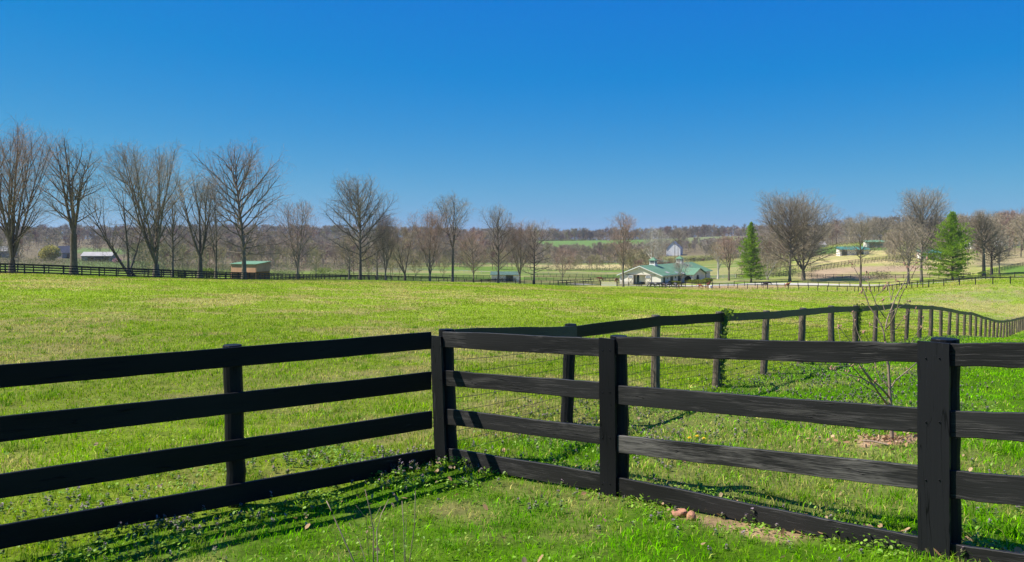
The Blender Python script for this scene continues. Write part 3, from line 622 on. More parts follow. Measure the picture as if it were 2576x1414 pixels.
# ------------------------------------------------------------------ bare trees
def nrm3(a): 
    l=math.sqrt(a[0]*a[0]+a[1]*a[1]+a[2]*a[2]) or 1; return (a[0]/l,a[1]/l,a[2]/l)
def tilt(d,ang,az):
    ux,uy,uz=d
    if abs(uz)<.95: a=nrm3((uy,-ux,0))
    else: a=(1,0,0)
    b=(uy*a[2]-uz*a[1],uz*a[0]-ux*a[2],ux*a[1]-uy*a[0]); s=math.sin(ang); c=math.cos(ang); ca=math.cos(az)*s; sa=math.sin(az)*s
    return nrm3((ux*c+a[0]*ca+b[0]*sa,uy*c+a[1]*ca+b[1]*sa,uz*c+a[2]*ca+b[2]*sa))
H_BIG=True
class Tree:
    def __init__(s,seed): s.r=random.Random(seed); s.tr=[]; s.lm=[]; s.tw=[]
    def limb(s,p,d,L,r,lev,up,out,wig,rend=.25,n=None):
        R=s.r; n=n or max(2,(9,7,4,2)[lev]); P=[p]; D=[d]
        for i in range(n):
            d=nrm3((d[0]+R.gauss(0,wig),d[1]+R.gauss(0,wig),d[2]+R.gauss(0,wig)+up)); q=(p[0]+d[0]*L/n,p[1]+d[1]*L/n,p[2]+d[2]*L/n)
            if q[2]<.5: d=nrm3((d[0],d[1],.15)); q=(p[0]+d[0]*L/n,p[1]+d[1]*L/n,max(q[2],p[2]))
            ra=r*(1-(1-rend)*i/n); rb=r*(1-(1-rend)*(i+1)/n); out.append((*p,*q,ra,rb)); p=q; P.append(p); D.append(d)
        return P,D
    def kids(s,P,D,L,r,lev,cfg):
        R=s.r; 
        if lev>=4: return
        dens=cfg['dens']*(1.12 if H_BIG else 1); cnt=max(3,int(L/(.75,.75,.62,.42)[lev]*dens*R.uniform(.85,1.15)))
        if lev==3: cnt=R.choice((1,2,2)) if dens>.9 else 1
        t0=.22 if lev==1 else .12; az=R.uniform(0,6.28); n=len(P)-1
        for k in range(cnt):
            t=t0+(1-t0)*(k+R.random())/cnt; i=min(n-1,int(t*n)); f=t*n-i; p=tuple(P[i][j]+(P[i+1][j]-P[i][j])*f for j in range(3))
            az+=2.4+R.gauss(0,.5); ang=math.radians(R.uniform(*cfg['bang'])); d=tilt(D[min(i+1,n)],ang,az)
            if lev==1: l=L*(.52-.33*t)*R.uniform(.7,1.2)+.35
            elif lev==2: l=L*(.5-.25*t)*R.uniform(.7,1.25)+.25
            else: l=R.uniform(.3,.75)*cfg['sc']
            rr=max(cfg['rt']*(1,1.5,1.2,.85)[lev], r*(1-.75*t)*.5 if lev<3 else 0)
            out=s.lm if (lev==1 and rr>.03) else s.tw
            if lev==3:
                q=tuple(p[j]+d[j]*l for j in range(3)); s.tw.append((*p,*q,cfg['rt']*.9,cfg['rt']*.6)); continue
            Q,E=s.limb(p,d,l,rr,lev+1,cfg['up']*(1.2 if lev==1 else .8),out,cfg['wig'],.35); s.kids(Q,E,l,rr,lev+1,cfg)
ENV={'oak':[(0,.62),(.15,.9),(.4,1),(.65,.82),(.85,.5),(1,.12)],'round':[(0,.55),(.25,1),(.5,1),(.75,.75),(.9,.45),(1,.15)],'upright':[(0,.6),(.3,1),(.6,.9),(.85,.5),(1,.15)],'fan':[(0,.45),(.3,.7),(.6,.95),(.8,1),(1,.3)]}
def grow(seed,H,R,kind='oak',z0=.16,n1=26,tr=None,leaders=1,lspread=18,ang=(72,22),lean=0.,dens=1.,rt=.011,top=.9,up=.045,wig=.10,bang=(28,52),sc=1.,bend=.012):
    T=Tree(seed); Rn=T.r; tr=tr or H*.018; cfg=dict(dens=dens,rt=rt,up=up,wig=wig,bang=bang,sc=sc); env=ENV[kind]; ex=[a for a,_ in env]; ey=[b for _,b in env]
    def side(P,D,r0,zl,ll,count):
        az=Rn.uniform(0,6.28); n=len(P)-1
        for k in range(count):
            t=(k+Rn.uniform(.1,.9))/count; z=zl+(ll-zl)*t
            i=0
            while i<n-1 and P[i+1][2]<z: i+=1
            f=min(1,max(0,(z-P[i][2])/max(1e-6,P[i+1][2]-P[i][2]))); p=tuple(P[i][j]+(P[i+1][j]-P[i][j])*f for j in range(3))
            az+=2.4+Rn.gauss(0,.35); tt=(z-z0*H)/(H-z0*H); a=math.radians(ang[0]+(ang[1]-ang[0])*min(1,max(0,tt))**.8+Rn.gauss(0,7))
            d=tilt(D[min(i+1,n)],a,az); e=np.interp(min(1,max(0,tt+.12)),ex,ey)*R*Rn.uniform(.78,1.1)
            l=min(e/max(.25,math.sin(a)),(H*1.0-z)/max(.3,math.cos(a))*1.02); 
            if leaders>1: l=min(l*(.95 if kind=='oak' and tt<.3 else .68),(H-z)*.9+.5)
            l=max(l,.8); rr=max(rt*2.2,min(r0*(1-.8*tt)*.62,.0135*l+.02)); Q,E=T.limb(p,d,l,rr,1,up,T.lm,wig*.75,.2); T.kids(Q,E,l,rr,1,cfg)
    base=(0,0,0)
    if leaders==1:
        P,D=T.limb(base,nrm3((lean,0,1)),H*top,tr,0,.02,T.tr,bend,.12,n=12); side(P,D,tr,z0*H,H*top*.97,n1)
        Q,E=T.limb(P[-1],D[-1],H*(1-top)*1.05,tr*.13,1,.05,T.lm,.06); T.kids(Q,E,H*.12+1,tr*.13,1,cfg)
    else:
        P,D=T.limb(base,nrm3((lean,0,1)),z0*H,tr,0,0,T.tr,.01,.85,n=4); az=Rn.uniform(0,6.28)
        for k in range(leaders):
            az+=2*pi/leaders+Rn.gauss(0,.3); a=math.radians(lspread*(Rn.uniform(.75,1.25) if k else .25)); d=tilt((lean*.3,0,1),a,az); LL=(H*(.99 if k==0 else Rn.uniform(.80,.96))-z0*H)/max(.5,math.cos(a*.75))
            lr=tr*(.62 if k==0 else .5)/max(1,leaders/4.5)**.5; Q,E=T.limb(P[-1],d,LL,lr,0,.045,T.tr,.035,.12,n=11); side(Q,E,lr,z0*H+LL*.08,z0*H+LL*.93,max(7,n1//leaders)); T.kids(Q[6:],E[6:],LL*.35,lr*.3,1,cfg)
    return T
def bare_tree(name,label,base,T,bark_m,twig_m,flare=1.45,group='bare trees'):
    t=thing(name,label,'tree',base,group)
    A=np.array(T.tr); z=A[:,2]; k=1+(flare-1)*np.exp(-z/.7); A[:,6]*=k; k=1+(flare-1)*np.exp(-A[:,5]/.7); A[:,7]*=k
    A[0,2]-=.25
    Lm=np.array(T.lm); Tw=np.array(T.tw)
    MB().tubes(A[:,:3],A[:,3:6],A[:,6],A[:,7],9).tubes(Lm[:,:3],Lm[:,3:6],Lm[:,6],Lm[:,7],5).build('trunk',M[bark_m],t,smooth=True)
    MB().tubes(Tw[:,:3],Tw[:,3:6],Tw[:,6],Tw[:,7],3).build('crown',M[twig_m],t)
    return t
def tree(x,Y,ytop,hw,label,bark='bark_brown',twig='twig_brown',name='bare_tree',base=None,**k):
    p=gp(x,Y); H=(at(x,ytop,Y)-p)[2]; R=hw*Y/F*(1.2 if k.get('kind','oak') in('oak','round') else 1.4); seed=int(x*7+Y*3)
    k.setdefault('rt',.0052+.000042*Y); k['n1']=int(k.get('n1',26)*1.3); k['dens']=k.get('dens',1.)*(.95 if Y>170 else .95); k.setdefault('sc',1.0+Y/500)
    return bare_tree(name,label,p,grow(seed,H,R,**k),bark,twig)
D1,D2='bark_dark','bark_brown'
tree(30,113,303,80,'tall reddish multi stemmed bare tree at the far left edge',D1,'twig_red',kind='upright',leaders=6,z0=.09,lspread=13,n1=52,tr=.42,ang=(38,16),up=.06,dens=1.05)
tree(186,122,345,100,'spreading dark oak with low horizontal limbs, second from the left edge',D1,'twig_grey',kind='oak',leaders=3,z0=.3,lspread=17,n1=33,tr=.52,ang=(70,24),dens=1.05,wig=.12)
tree(338,128,470,62,'leaning multi trunk tree with ivy dark base left of the bushy big tree',D1,'twig_brown',kind='fan',leaders=4,z0=.07,lspread=32,n1=30,tr=.36,lean=-.25,ang=(45,25))
tree(393,131,362,88,'big bushy vase shaped bare tree between the leaning tree and a small one',D2,'twig_brown',kind='fan',leaders=7,z0=.1,lspread=24,n1=60,tr=.5,ang=(42,20),up=.05,dens=1.05)
tree(434,134,505,46,'slim smaller bare tree right beside the big bushy vase tree',D2,'twig_brown',kind='round',z0=.16,n1=24,tr=.22)
tree(503,145,432,56,'forked bare tree with ivy wrapped trunk and no low limbs',D1,'twig_grey',kind='fan',leaders=5,z0=.2,lspread=22,n1=32,tr=.42,ang=(40,20),up=.05)
tree(543,148,440,40,'narrow upright bare tree left of the large oak before the tan shed',D2,'twig_brown',kind='upright',leaders=2,z0=.12,lspread=8,n1=28,tr=.26,ang=(42,18))
tree(614,152,378,100,'large bare oak with wide low limbs standing in front of the tan shed',D2,'twig_red',kind='oak',z0=0.17,n1=36,tr=.44,ang=(80,22),wig=0.13,dens=0.9,bend=0.02)
tree(748,185,505,62,'round reddish bare tree right of the tan shed',D2,'twig_red',kind='round',leaders=3,z0=.14,lspread=18,n1=36,tr=.3,ang=(55,22))
tree(906,228,452,78,'tall symmetrical bare oak standing alone against the sky',D1,'twig_grey',kind='oak',z0=0.16,n1=34,tr=.46,ang=(76,22),wig=0.12,dens=0.95)
tree(878,243,600,36,'low rounded bare tree directly left of the tall lone oak','bark_grey','twig_tan',kind='round',z0=.2,n1=20,tr=.32)
tree(948,246,566,34,'grey trunked bare tree between the lone oak and a reddish upright tree','bark_grey','twig_grey',kind='upright',z0=.2,n1=22,tr=.34)
tree(970,231,532,36,'reddish upright bare tree right of the tall lone oak',D2,'twig_red',kind='upright',leaders=4,z0=.1,lspread=14,n1=38,tr=.28,ang=(36,16))
tree(1018,238,562,46,'low forking yellowish bare tree with a mossy trunk base',D2,'twig_tan',kind='fan',leaders=5,z0=.12,lspread=34,n1=30,tr=.36,ang=(48,25))
tree(1081,234,525,40,'dense reddish upright bare tree left of the tall forked tree',D2,'twig_red',kind='upright',leaders=5,z0=.08,lspread=14,n1=44,tr=.3,ang=(36,16))
tree(1138,236,488,60,'tall forked bare tree with a long clear trunk between two reddish ones',D1,'twig_grey',kind='fan',leaders=4,z0=.38,lspread=24,n1=26,tr=.36,ang=(45,22),wig=.12)
tree(1191,246,588,44,'small round pinkish bare tree left of the green roofed stall shed',D2,'twig_red',kind='round',z0=.2,n1=26,tr=.2,ang=(70,25))
tree(1253,246,526,34,'tall narrow dark bare tree in front of the small green roofed stall shed',D1,'twig_grey',kind='upright',z0=.14,n1=28,tr=.32,ang=(60,20))
tree(1307,249,556,38,'reddish upright bare tree at the right end of the small stall shed',D2,'twig_red',kind='upright',leaders=4,z0=.12,lspread=15,n1=38,tr=.28,ang=(38,18))
tree(1343,250,566,50,'dark bare tree with drooping low limbs, last of the row before the gap',D1,'twig_brown',kind='oak',z0=.16,n1=26,tr=.3,ang=(86,25))
tree(1414,268,632,32,'young small reddish bare tree alone in the paddock gap',D2,'twig_red',kind='fan',z0=.2,n1=22,tr=.13,ang=(50,25))
tree(1567,243,535,46,'broad reddish bare tree before the left end of the main stable',D2,'twig_red',kind='round',leaders=3,z0=.22,lspread=12,n1=38,tr=.32,ang=(60,20))
tree(1640,318,572,44,'white barked sycamore rising behind the stable roof','bark_pale','twig_pale',kind='round',leaders=4,z0=.2,lspread=16,n1=28,tr=.34,ang=(55,22))
tree(1713.5,244,658,26,'small vase shaped ornamental tree planted at the stable wall','bark_grey','twig_pale',kind='fan',leaders=5,z0=.28,lspread=34,n1=30,tr=.13,ang=(35,20),rt=.012)
tree(1806,300,610,30,'pale trunked bare tree by the white fence right of the stable','bark_pale','twig_tan',kind='fan',leaders=4,z0=.22,lspread=26,n1=24,tr=.3,ang=(45,25))
tree(1833,284,592,34,'reddish bare tree between the stable and the narrow pine',D1,'twig_red',kind='round',leaders=3,z0=.2,lspread=18,n1=30,tr=.32,ang=(50,22))
tree(1931,278,640,44,'pale clump of slender birch stems beside the fenced drive','bark_pale','twig_grey',kind='fan',leaders=6,z0=.03,lspread=24,n1=34,tr=.3,ang=(45,25))
tree(1986,266,505,84,'left one of the two great bare oaks by the drive',D2,'twig_grey',kind='oak',leaders=1,z0=.22,lspread=10,n1=44,tr=.42,ang=(74,24),dens=0.85)
tree(2020,270,506,76,'right one of the two great bare oaks, forking low from a stout trunk',D2,'twig_grey',kind='oak',leaders=5,z0=0.12,lspread=38,n1=54,tr=.62,ang=(66,26),dens=0.85)
tree(2164,232,538,56,'slim bare tree before the two bay hillside shed',D1,'twig_grey',kind='round',leaders=2,z0=0.3,lspread=14,n1=32,tr=.3,ang=(70,25))
tree(2213,480,552,26,'distant rounded bare tree beside the open hilltop shed',D1,'twig_grey',kind='round',z0=.25,n1=22,tr=.34)
tree(2284,232,560,74,'gnarled low bare tree left of the taller one by the broad pine','bark_grey','twig_grey',kind='round',leaders=3,z0=0.24,lspread=24,n1=40,tr=.36,ang=(72,25),wig=.14)
tree(2317,238,490,68,'tall bare tree standing just left of the broad pine','bark_grey','twig_grey',kind='oak',z0=.22,n1=38,tr=.4,ang=(70,20))
tree(2474,238,529,60,'first thick trunked bare tree right of the broad pine',D2,'twig_grey',kind='round',leaders=3,z0=.34,lspread=16,n1=44,tr=.46,ang=(58,20),dens=1.15)
tree(2493,244,590,46,'dense low bare tree, middle of three right of the broad pine',D1,'twig_brown',kind='round',z0=.26,n1=42,tr=.4,ang=(80,35),dens=1.1)
tree(2513,248,606,36,'thin small bare tree, rightmost of three right of the broad pine','bark_grey','twig_brown',kind='round',z0=.3,n1=22,tr=.2)
tree(2592,262,536,60,'bare tree cut by the right edge of the picture',D1,'twig_brown',kind='round',leaders=3,z0=.3,lspread=20,n1=30,tr=.36,ang=(60,24))
tree(2545,420,536,34,'reddish bare tree on the hill near the right edge',D1,'twig_red',kind='round',z0=.2,n1=24,tr=.34)
tree(1705,560,583,22,'thin bare tree before the white gambrel barn',D1,'twig_grey',kind='round',z0=.5,n1=18,tr=.22,top=.95,ang=(60,30))
# leafy small trees far left
def leafy(name,label,x,Y,ytop,hw,c0,c1,seed,n=2600,low=.02):
    p=gp(x,Y); H=(at(x,ytop,Y)-p)[2]; R=hw*Y/F; r=np.random.default_rng(seed); t=thing(name,label,'tree' if H>3 else 'shrub',p)
    pu=r.normal(0,1,(n,3)); pu/=np.linalg.norm(pu,axis=1)[:,None]; ph=np.arctan2(pu[:,1],pu[:,0]); lob=.75+.45*vnoise(ph*2.2+10,pu[:,2]*2.6+7,seed)
    rad=r.random(n)**.4*lob; P=pu*rad[:,None]*np.array([R,R,H*.5*(1-low)])+np.array([0,0,H*(.5+low*.5)])
    s=(H*.045+.06)*r.uniform(.6,1.3,n)[:,None]; a=r.normal(0,1,(n,3)); a/=np.linalg.norm(a,axis=1)[:,None]; b=np.cross(a,r.normal(0,1,(n,3))); b/=np.linalg.norm(b,axis=1)[:,None]
    V=np.stack([P-a*s,P+b*s*.6,P+a*s,P-b*s*.6],1).reshape(-1,3); i=(np.arange(n)*4)[:,None]; c=mixc(np.broadcast_to(np.array(c0),(n,3)),np.array(c1),r.random(n))
    MB().add(V,i+np.array([[0,1,2,3]]),col=np.repeat(c,4,0)).build('crown',M['bush'],t)
    A=[(0,0,-.2,0,0,H*.5,H*.022,H*.014)]; rr=random.Random(seed)
    for k in range(9): a=rr.uniform(0,6.28); A.append((0,0,H*rr.uniform(.1,.45),math.cos(a)*R*.6,math.sin(a)*R*.6,H*rr.uniform(.5,.85),H*.01,H*.004))
    A=np.array(A); MB().tubes(A[:,:3],A[:,3:6],A[:,6],A[:,7],6).build('trunk',M[D2],t)
    return t
leafy('willow_tree','yellow green willow in early leaf beside the old farmhouse',124/1.5907*1.62,430,616,26,(.36,.33,.07),(.48,.42,.12),3)
leafy('redbud_tree','small pink flowering redbud at the end of the long low shed',294,430,648,13,(.45,.22,.26),(.55,.33,.34),4,n=900)
for k,(x,Y,yt,hw,lab) in enumerate(((1697,264.5,710,17,'left clipped evergreen hedge bush at the stable arches'),(1752,266,706.5,26,'middle wide evergreen hedge bush at the stable arches'),(1779,270,703,13,'right evergreen bush at the stable corner'))):
    p=gp(x,Y); leafy('hedge_bush',lab,x,Y,yt-4,hw,(.10,.14,.012),(.24,.25,.03),20+k,n=2600)['group']='hedge bushes in front of the stable'
for k,(x,Y,yt,hw,lab) in enumerate(((2042,285,690,36,'tangled brown shrub at the foot of the great bare oaks'),(2215,262,680,30,'olive shrub on the slope behind the right paddock fence'),(520,175,672,26,'fresh green shrub behind the fence by the ivy tree'),(455,178,680,18,'low lime green shrub behind the fence, left of the other'),(810,330,672,30,'lime green undergrowth bush at the edge of the wood'),(860,345,676,26,'second green undergrowth bush, nearer the lone oak'))):
    g=k in(2,3,4,5); leafy('shrub',lab,x,Y,yt,hw,(.15,.21,.03) if g else (.25,.21,.11),(.24,.29,.05) if g else (.33,.29,.15),40+k,n=1100 if g else 520)
# ------------------------------------------------------------------ pines
def pine(x,Y,ytop,hw,label,seed,skew=0.):
    p=gp(x,Y); H=(at(x,ytop,Y)-p)[2]; R=hw*Y/F; r=np.random.default_rng(seed); t=thing('pine_tree',label,'pine tree',p,'evergreen pines')
    MB().loft([[0,0,-.2],[0,0,H*.05],[.05,0,H*.4],[0,.05,H*.75],[0,0,H*.98]],[H*.021,H*.016,H*.012,H*.007,.02],9).build('trunk',M[D1],t,smooth=True)
    V=[];Cc=[];wood_=[]
    z=H*.085
    while z<H*.985:
        f=z/H; prof=np.interp(f,[0,.07,.16,.3,.5,.7,.85,1],[.55,.85,1,.97,.7,.47,.27,.03])
        nb=r.integers(5,8); a0=r.uniform(0,6.28)
        for b in range(nb):
            a=a0+b*2*pi/nb+r.normal(0,.25); lob=.38+1.05*vnoise(np.array([a*1.1+seed]),np.array([f*6.]),seed)[0]
            L=R*prof*lob*(1+skew*math.cos(a)*(1 if f>.3 else .5))*r.uniform(.6,1.22)+.15; el=np.interp(f,[0,.3,.7,1],[-.05,.15,.5,1.1])+r.normal(0,.1)
            d=np.array([math.cos(a)*math.cos(el),math.sin(a)*math.cos(el),math.sin(el)]); q0=np.array([0,0,z]); q1=q0+d*L
            wood_.append((*q0,*q1,.05*(1-f)+.02,.012)); m=max(3,int(L/.28)); bt=r.random()
            for k in range(m):
                s=(.25+.75*(k+r.random())/m); sag=np.array([0,0,-.10*L*s*s+.16*L*s**4]); c=q0+d*L*s+sag; wd=L*.16*(1-s*.6)+.13
                for h in range(2):
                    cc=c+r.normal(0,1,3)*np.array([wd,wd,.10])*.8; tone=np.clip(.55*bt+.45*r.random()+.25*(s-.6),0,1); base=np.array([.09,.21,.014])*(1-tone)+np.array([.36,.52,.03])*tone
                    nn=7; ax=r.normal(0,1,(nn,3))+d*.9+[0,0,.5]; ax/=np.linalg.norm(ax,axis=1)[:,None]; l=r.uniform(.2,.36,nn)[:,None]; w=np.cross(ax,r.normal(0,1,(nn,3))); w/=np.linalg.norm(w,axis=1)[:,None]; w*=.045
                    V.append(np.stack([cc-w,cc+w,cc+ax*l+w*.5,cc+ax*l-w*.5],1).reshape(-1,3)); Cc.append(np.repeat((base*r.uniform(.8,1.2,(nn,1))),4,0))
        z+=H*.021*(1.15-.5*f)
    V=np.vstack(V); n=len(V)//4; i=(np.arange(n)*4)[:,None]
    W=np.array(wood_); MB().tubes(W[:,:3],W[:,3:6],W[:,6],W[:,7],4).build('limb_whorl',M[D2],t)
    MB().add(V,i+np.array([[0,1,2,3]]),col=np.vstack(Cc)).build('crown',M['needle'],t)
pine(1889,266,560,40,'narrow bright green pine right of the stable',5,skew=-.18)
pine(2395,226,535,60,'broad green pine among bare trees at the right',8,skew=.05)

# ------------------------------------------------------------------ far woods: one mass of small bare trees
H_BIG=False
def wood_mass():
    r=np.random.default_rng(17)
    def proto(seed,dense):
        T=grow(seed,13,4.6,kind='round',leaders=(seed%3)+1,z0=.22,lspread=18,n1=15 if dense else 11,tr=.2,dens=.5 if dense else .34,rt=.05 if dense else .085,sc=2.2,ang=(60,22),bang=(25,55))
        A=np.array(T.tr+T.lm+T.tw); A[:,6:]=np.maximum(A[:,6:],.05 if dense else .075); mb=MB().tubes(A[:,:3],A[:,3:6],A[:,6],A[:,7],3); return mb.v[0],mb.f4[0]
    PD=[proto(s,True) for s in range(4)]; PL=[proto(s+10,False) for s in range(4)]
    PTS=[]
    def zone(x0,x1,y0,y1,n,s0,s1,tint,hole=None):
        Y=np.sqrt(r.uniform(y0*y0,y1*y1,n)); u=r.uniform(x0,x1,n); k=np.ones(n,bool)
        if hole: k=~hole(u,Y)
        u,Y=u[k],Y[k]; PTS.append(np.stack([(u-XC)*Y/F,Y,r.uniform(s0,s1,len(u)),np.full(len(u),tint)],1))
    lh=lambda u,Y:((u>40)&(u<310)&(Y<500))|((u>180)&(u<330)&(Y>585)&(Y<700))|((u>0)&(u<40)&(Y<480))
    zone(-420,640,400,900,460,.8,1.15,0,lh); zone(560,1180,400,900,420,.75,1.1,0,lambda u,Y:(u>700)&(Y<470)); zone(690,1180,470,600,110,.8,1.1,0)
    zone(-420,1330,900,1250,800,.9,1.35,1); zone(1080,1640,565,700,230,.62,1.0,0); zone(1120,1345,700,1060,170,.8,1.1,1)
    zone(1280,2150,1062,1240,620,.85,1.3,1); zone(1640,1800,740,840,60,.6,.8,1); zone(1770,2060,560,1050,300,.75,1.1,1,lambda u,Y:(Y>740)&(u<1880))
    zone(1540,1665,520,760,60,.6,1.,0); zone(1000,1350,420,560,60,.5,.8,2); zone(1380,1580,415,440,26,.35,.6,2); zone(1560,1640,350,480,26,.5,.8,2)
    zone(2040,2900,560,900,520,.75,1.1,1); zone(2230,2420,330,440,40,.55,.9,0); zone(2420,2800,470,600,150,.7,1.05,0); zone(1880,2050,330,520,45,.6,.9,0); zone(1860,1985,300,330,14,.4,.6,2); zone(1950,2120,480,560,30,.6,.9,0,lambda u,Y:u>2085)
    zone(1590,1690,330,420,18,.4,.6,2)
    zone(330,1200,255,400,120,.5,.85,2,lambda u,Y:((u>560)&(u<720)&(Y<300))|((u>700)&(Y>300))); zone(-420,60,250,400,40,.5,.9,0); zone(2400,2850,300,480,90,.95,1.35,0); zone(2000,2420,560,640,60,1.,1.35,1)
    P=np.vstack(PTS); V=[];Fq=[];Cc=[];nv=0; g=ground(P[:,0],P[:,1])
    for (X,Y,s,ti),z in zip(P,g):
        v,f=(PD if Y<640 else PL)[r.integers(0,4)]; a=r.uniform(0,6.28); ca,sa=math.cos(a),math.sin(a); w=s*r.uniform(.85,1.2)
        q=np.stack([(v[:,0]*ca-v[:,1]*sa)*w+X,(v[:,0]*sa+v[:,1]*ca)*w+Y,v[:,2]*s+z-.2],1); V.append(q); Fq.append(f+nv); nv+=len(v)
        base=np.array([(.31,.255,.175),(.30,.255,.195),(.33,.28,.15)][int(ti)]); k=r.random()
        if k<.14: base=np.array([.24,.15,.12])
        elif k<.22: base=np.array([.28,.25,.11])
        c=base*r.uniform(.75,1.2); Cc.append(np.broadcast_to(c,(len(v),3)))
    o=MB().add(np.vstack(V),np.vstack(Fq),col=np.vstack(Cc)).build('woodland',M['wood_mass'])
    tag(o,'grey brown leafless woods covering the far slopes and the ridge','woods',kind='stuff')
    # brushy undergrowth at wood edges
    X=[];Y=[]
    for (x0,x1,y0,y1,m) in ((-200,330,300,450,2200),(330,640,250,420,2400),(640,760,240,330,500),(640,1000,400,480,1100),(1300,1640,545,585,700),(1690,1870,560,620,500),(1080,1320,560,600,250),(1380,1600,405,425,300),(1850,2050,300,330,350),(2230,2340,300,360,250),(1280,1640,1060,1075,300),(2060,2700,520,580,400),(1340,1480,1050,1062,200)):
        yy=r.uniform(y0,y1,m); Y.append(yy); X.append((r.uniform(x0,x1,m)-XC)*yy/F)
    n0=sum(len(q) for q in X)
    for (x0,x1,y0,y1,m) in ((-420,1330,480,1250,5200),(1080,1640,560,700,900),(1270,2150,1066,1240,1300),(2040,2900,560,900,1500),(1770,2060,560,740,500),(2400,2850,310,480,300)):
        yy=np.sqrt(r.uniform(y0*y0,y1*y1,m)); xx=r.uniform(x0,x1,m); k=~(((xx>150)&(xx<335)&(yy<700))|((xx>40)&(xx<310)&(yy<505))); Y.append(yy[k]); X.append((xx[k]-XC)*yy[k]/F)
    X=np.concatenate(X);Y=np.concatenate(Y); n=len(X); Z=ground(X,Y); K=9; far=np.arange(n)>=n0
    sp=np.repeat(np.where(far,2.2,.8),K); px=np.repeat(X,K)+r.normal(0,1,n*K)*sp; py=np.repeat(Y,K)+r.normal(0,1,n*K)*sp; pz=np.repeat(Z,K)+r.random(n*K)**1.2*np.repeat(r.uniform(.8,3.0,n)*np.where(far,2.4,1),K)
    s=r.uniform(.12,.32,n*K)[:,None]*np.repeat((Y/450),K)[:,None]; a=r.normal(0,1,(n*K,3)); a/=np.linalg.norm(a,axis=1)[:,None]; b=np.cross(a,r.normal(0,1,(n*K,3))); b/=np.linalg.norm(b,axis=1)[:,None]; p=np.stack([px,py,pz],1)
    V=np.stack([p-a*s,p+b*s*.5,p+a*s,p-b*s*.5],1).reshape(-1,3); i=(np.arange(n*K)*4)[:,None]
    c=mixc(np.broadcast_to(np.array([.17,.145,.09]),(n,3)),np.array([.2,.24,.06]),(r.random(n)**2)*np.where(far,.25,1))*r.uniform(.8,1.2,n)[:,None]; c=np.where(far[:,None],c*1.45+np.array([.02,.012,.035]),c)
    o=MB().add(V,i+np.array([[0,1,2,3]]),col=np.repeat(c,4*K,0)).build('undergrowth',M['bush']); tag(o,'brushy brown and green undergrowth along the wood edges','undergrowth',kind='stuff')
wood_mass()
# ------------------------------------------------------------------ far fences
def far_fence(label,path,rails,H=1.37,step=2.6,mt='far_black',rh=.15,pw=.075,gates=None,name='paddock_fence',group='black board fences far off'):
    P=[np.array([(x-XC)*Y/F,Y]) for x,Y in path]; pts=[]; d=0
    L=[np.linalg.norm(b-a) for a,b in zip(P[:-1],P[1:])]; tot=sum(L); n=max(2,int(tot/step))
    def pt(s):
        for a,b,l in zip(P[:-1],P[1:],L):
            if s<=l or b is P[-1]: return a+(b-a)*min(1,s/l)
            s-=l
    Q=[pt(tot*i/n) for i in range(n+1)]; G=[g1(*q) for q in Q]
    t=thing(name,label,'fence',[Q[0][0],Q[0][1],G[0]],group); b0=wp(t)
    pm=MB(); pm.loft([[0,0,-.3],[0,0,H*.5],[0,0,H+.03]],[pw,pw*.97,pw*.93],7); proto=None; r=random.Random(int(path[0][0]))
    for q,g in zip(Q,G):
        if proto is None: proto=pm.build('post',M[mt],t); o=proto
        else: o=link('post',proto.data,t)
        o.location=(q[0]-b0[0],q[1]-b0[1],g-b0[2]); o.rotation_euler=(r.gauss(0,.02),r.gauss(0,.02),r.random()*6)
    for h in rails:
        m=MB()
        for k in range(len(Q)-1):
            a,b=Q[k],Q[k+1]; dd=(b-a)/np.linalg.norm(b-a); nn=np.array([dd[1],-dd[0]]); 
            if nn[1]>0: nn=-nn
            A=np.array([*(a+nn*(pw+.02)),G[k]+h+r.gauss(0,.008)]); B=np.array([*(b+nn*(pw+.02)),G[k+1]+h+r.gauss(0,.008)]); c=(A+B)/2
            m.box(c,(B-A)/2,np.array([nn[0]*.014,nn[1]*.014,0]),np.array([0,0,rh/2]))
        m.build('rail',M[mt],t,base=b0)
    return t
R4=(.22,.58,.94,1.3)
far_fence('four board fence along the foot of the left tree row, nearest one',[(-140,100),(47,109),(200,116),(385,126),(565,142),(681,164),(815,205),(930,228),(1050,240),(1270,248),(1510,252)],R4,rh=.16,pw=.1)
far_fence('four board fence behind the left tree row, parallel to the nearer one',[(-140,118),(60,128),(240,140),(385,150),(480,163),(560,178),(640,195),(700,217),(860,255),(1000,275),(1300,288)],R4,rh=.15,pw=.09)
far_fence('three board fence crossing the green strip behind the lone oak',[(780,285),(900,300),(1050,310),(1232,318)],(.35,.8,1.25))
far_fence('three board paddock fence in the gap, nearer of two parallel ones',[(1318,306),(1420,306),(1560,302)],(.35,.8,1.25))
far_fence('three board paddock fence in the gap, farther of two parallel ones',[(1335,340),(1450,335),(1560,326)],(.35,.8,1.25))
far_fence('black fence slanting down from the gate post towards the drive',[(1392,256),(1440,266),(1493,284)],(.5,1.25))
far_fence('short black fence left of the stable with a bay horse behind',[(1507,292),(1560,290)],(.5,1.25))
far_fence('black four board fence in front of the stable gable',[(1553,247),(1724,241)],R4,step=3.0)
far_fence('single rail black paddock fence curving across the right pasture',[(1724,241),(1817,228),(2016,215),(2146,203),(2240,178),(2335,158),(2450,152),(2600,148),(2760,146)],(1.25,),step=2.75,pw=.09,rh=.16)
far_fence('second single rail black fence beyond the curving paddock fence',[(1846,246),(2000,241),(2152,229),(2304,213),(2450,203),(2600,196),(2740,192)],(1.25,),step=3.0,pw=.09,rh=.16)
far_fence('three board fence behind the drive from the narrow pine to the oaks',[(1852,304),(1960,293),(2030,283),(2070,276)],(.4,.82,1.25))
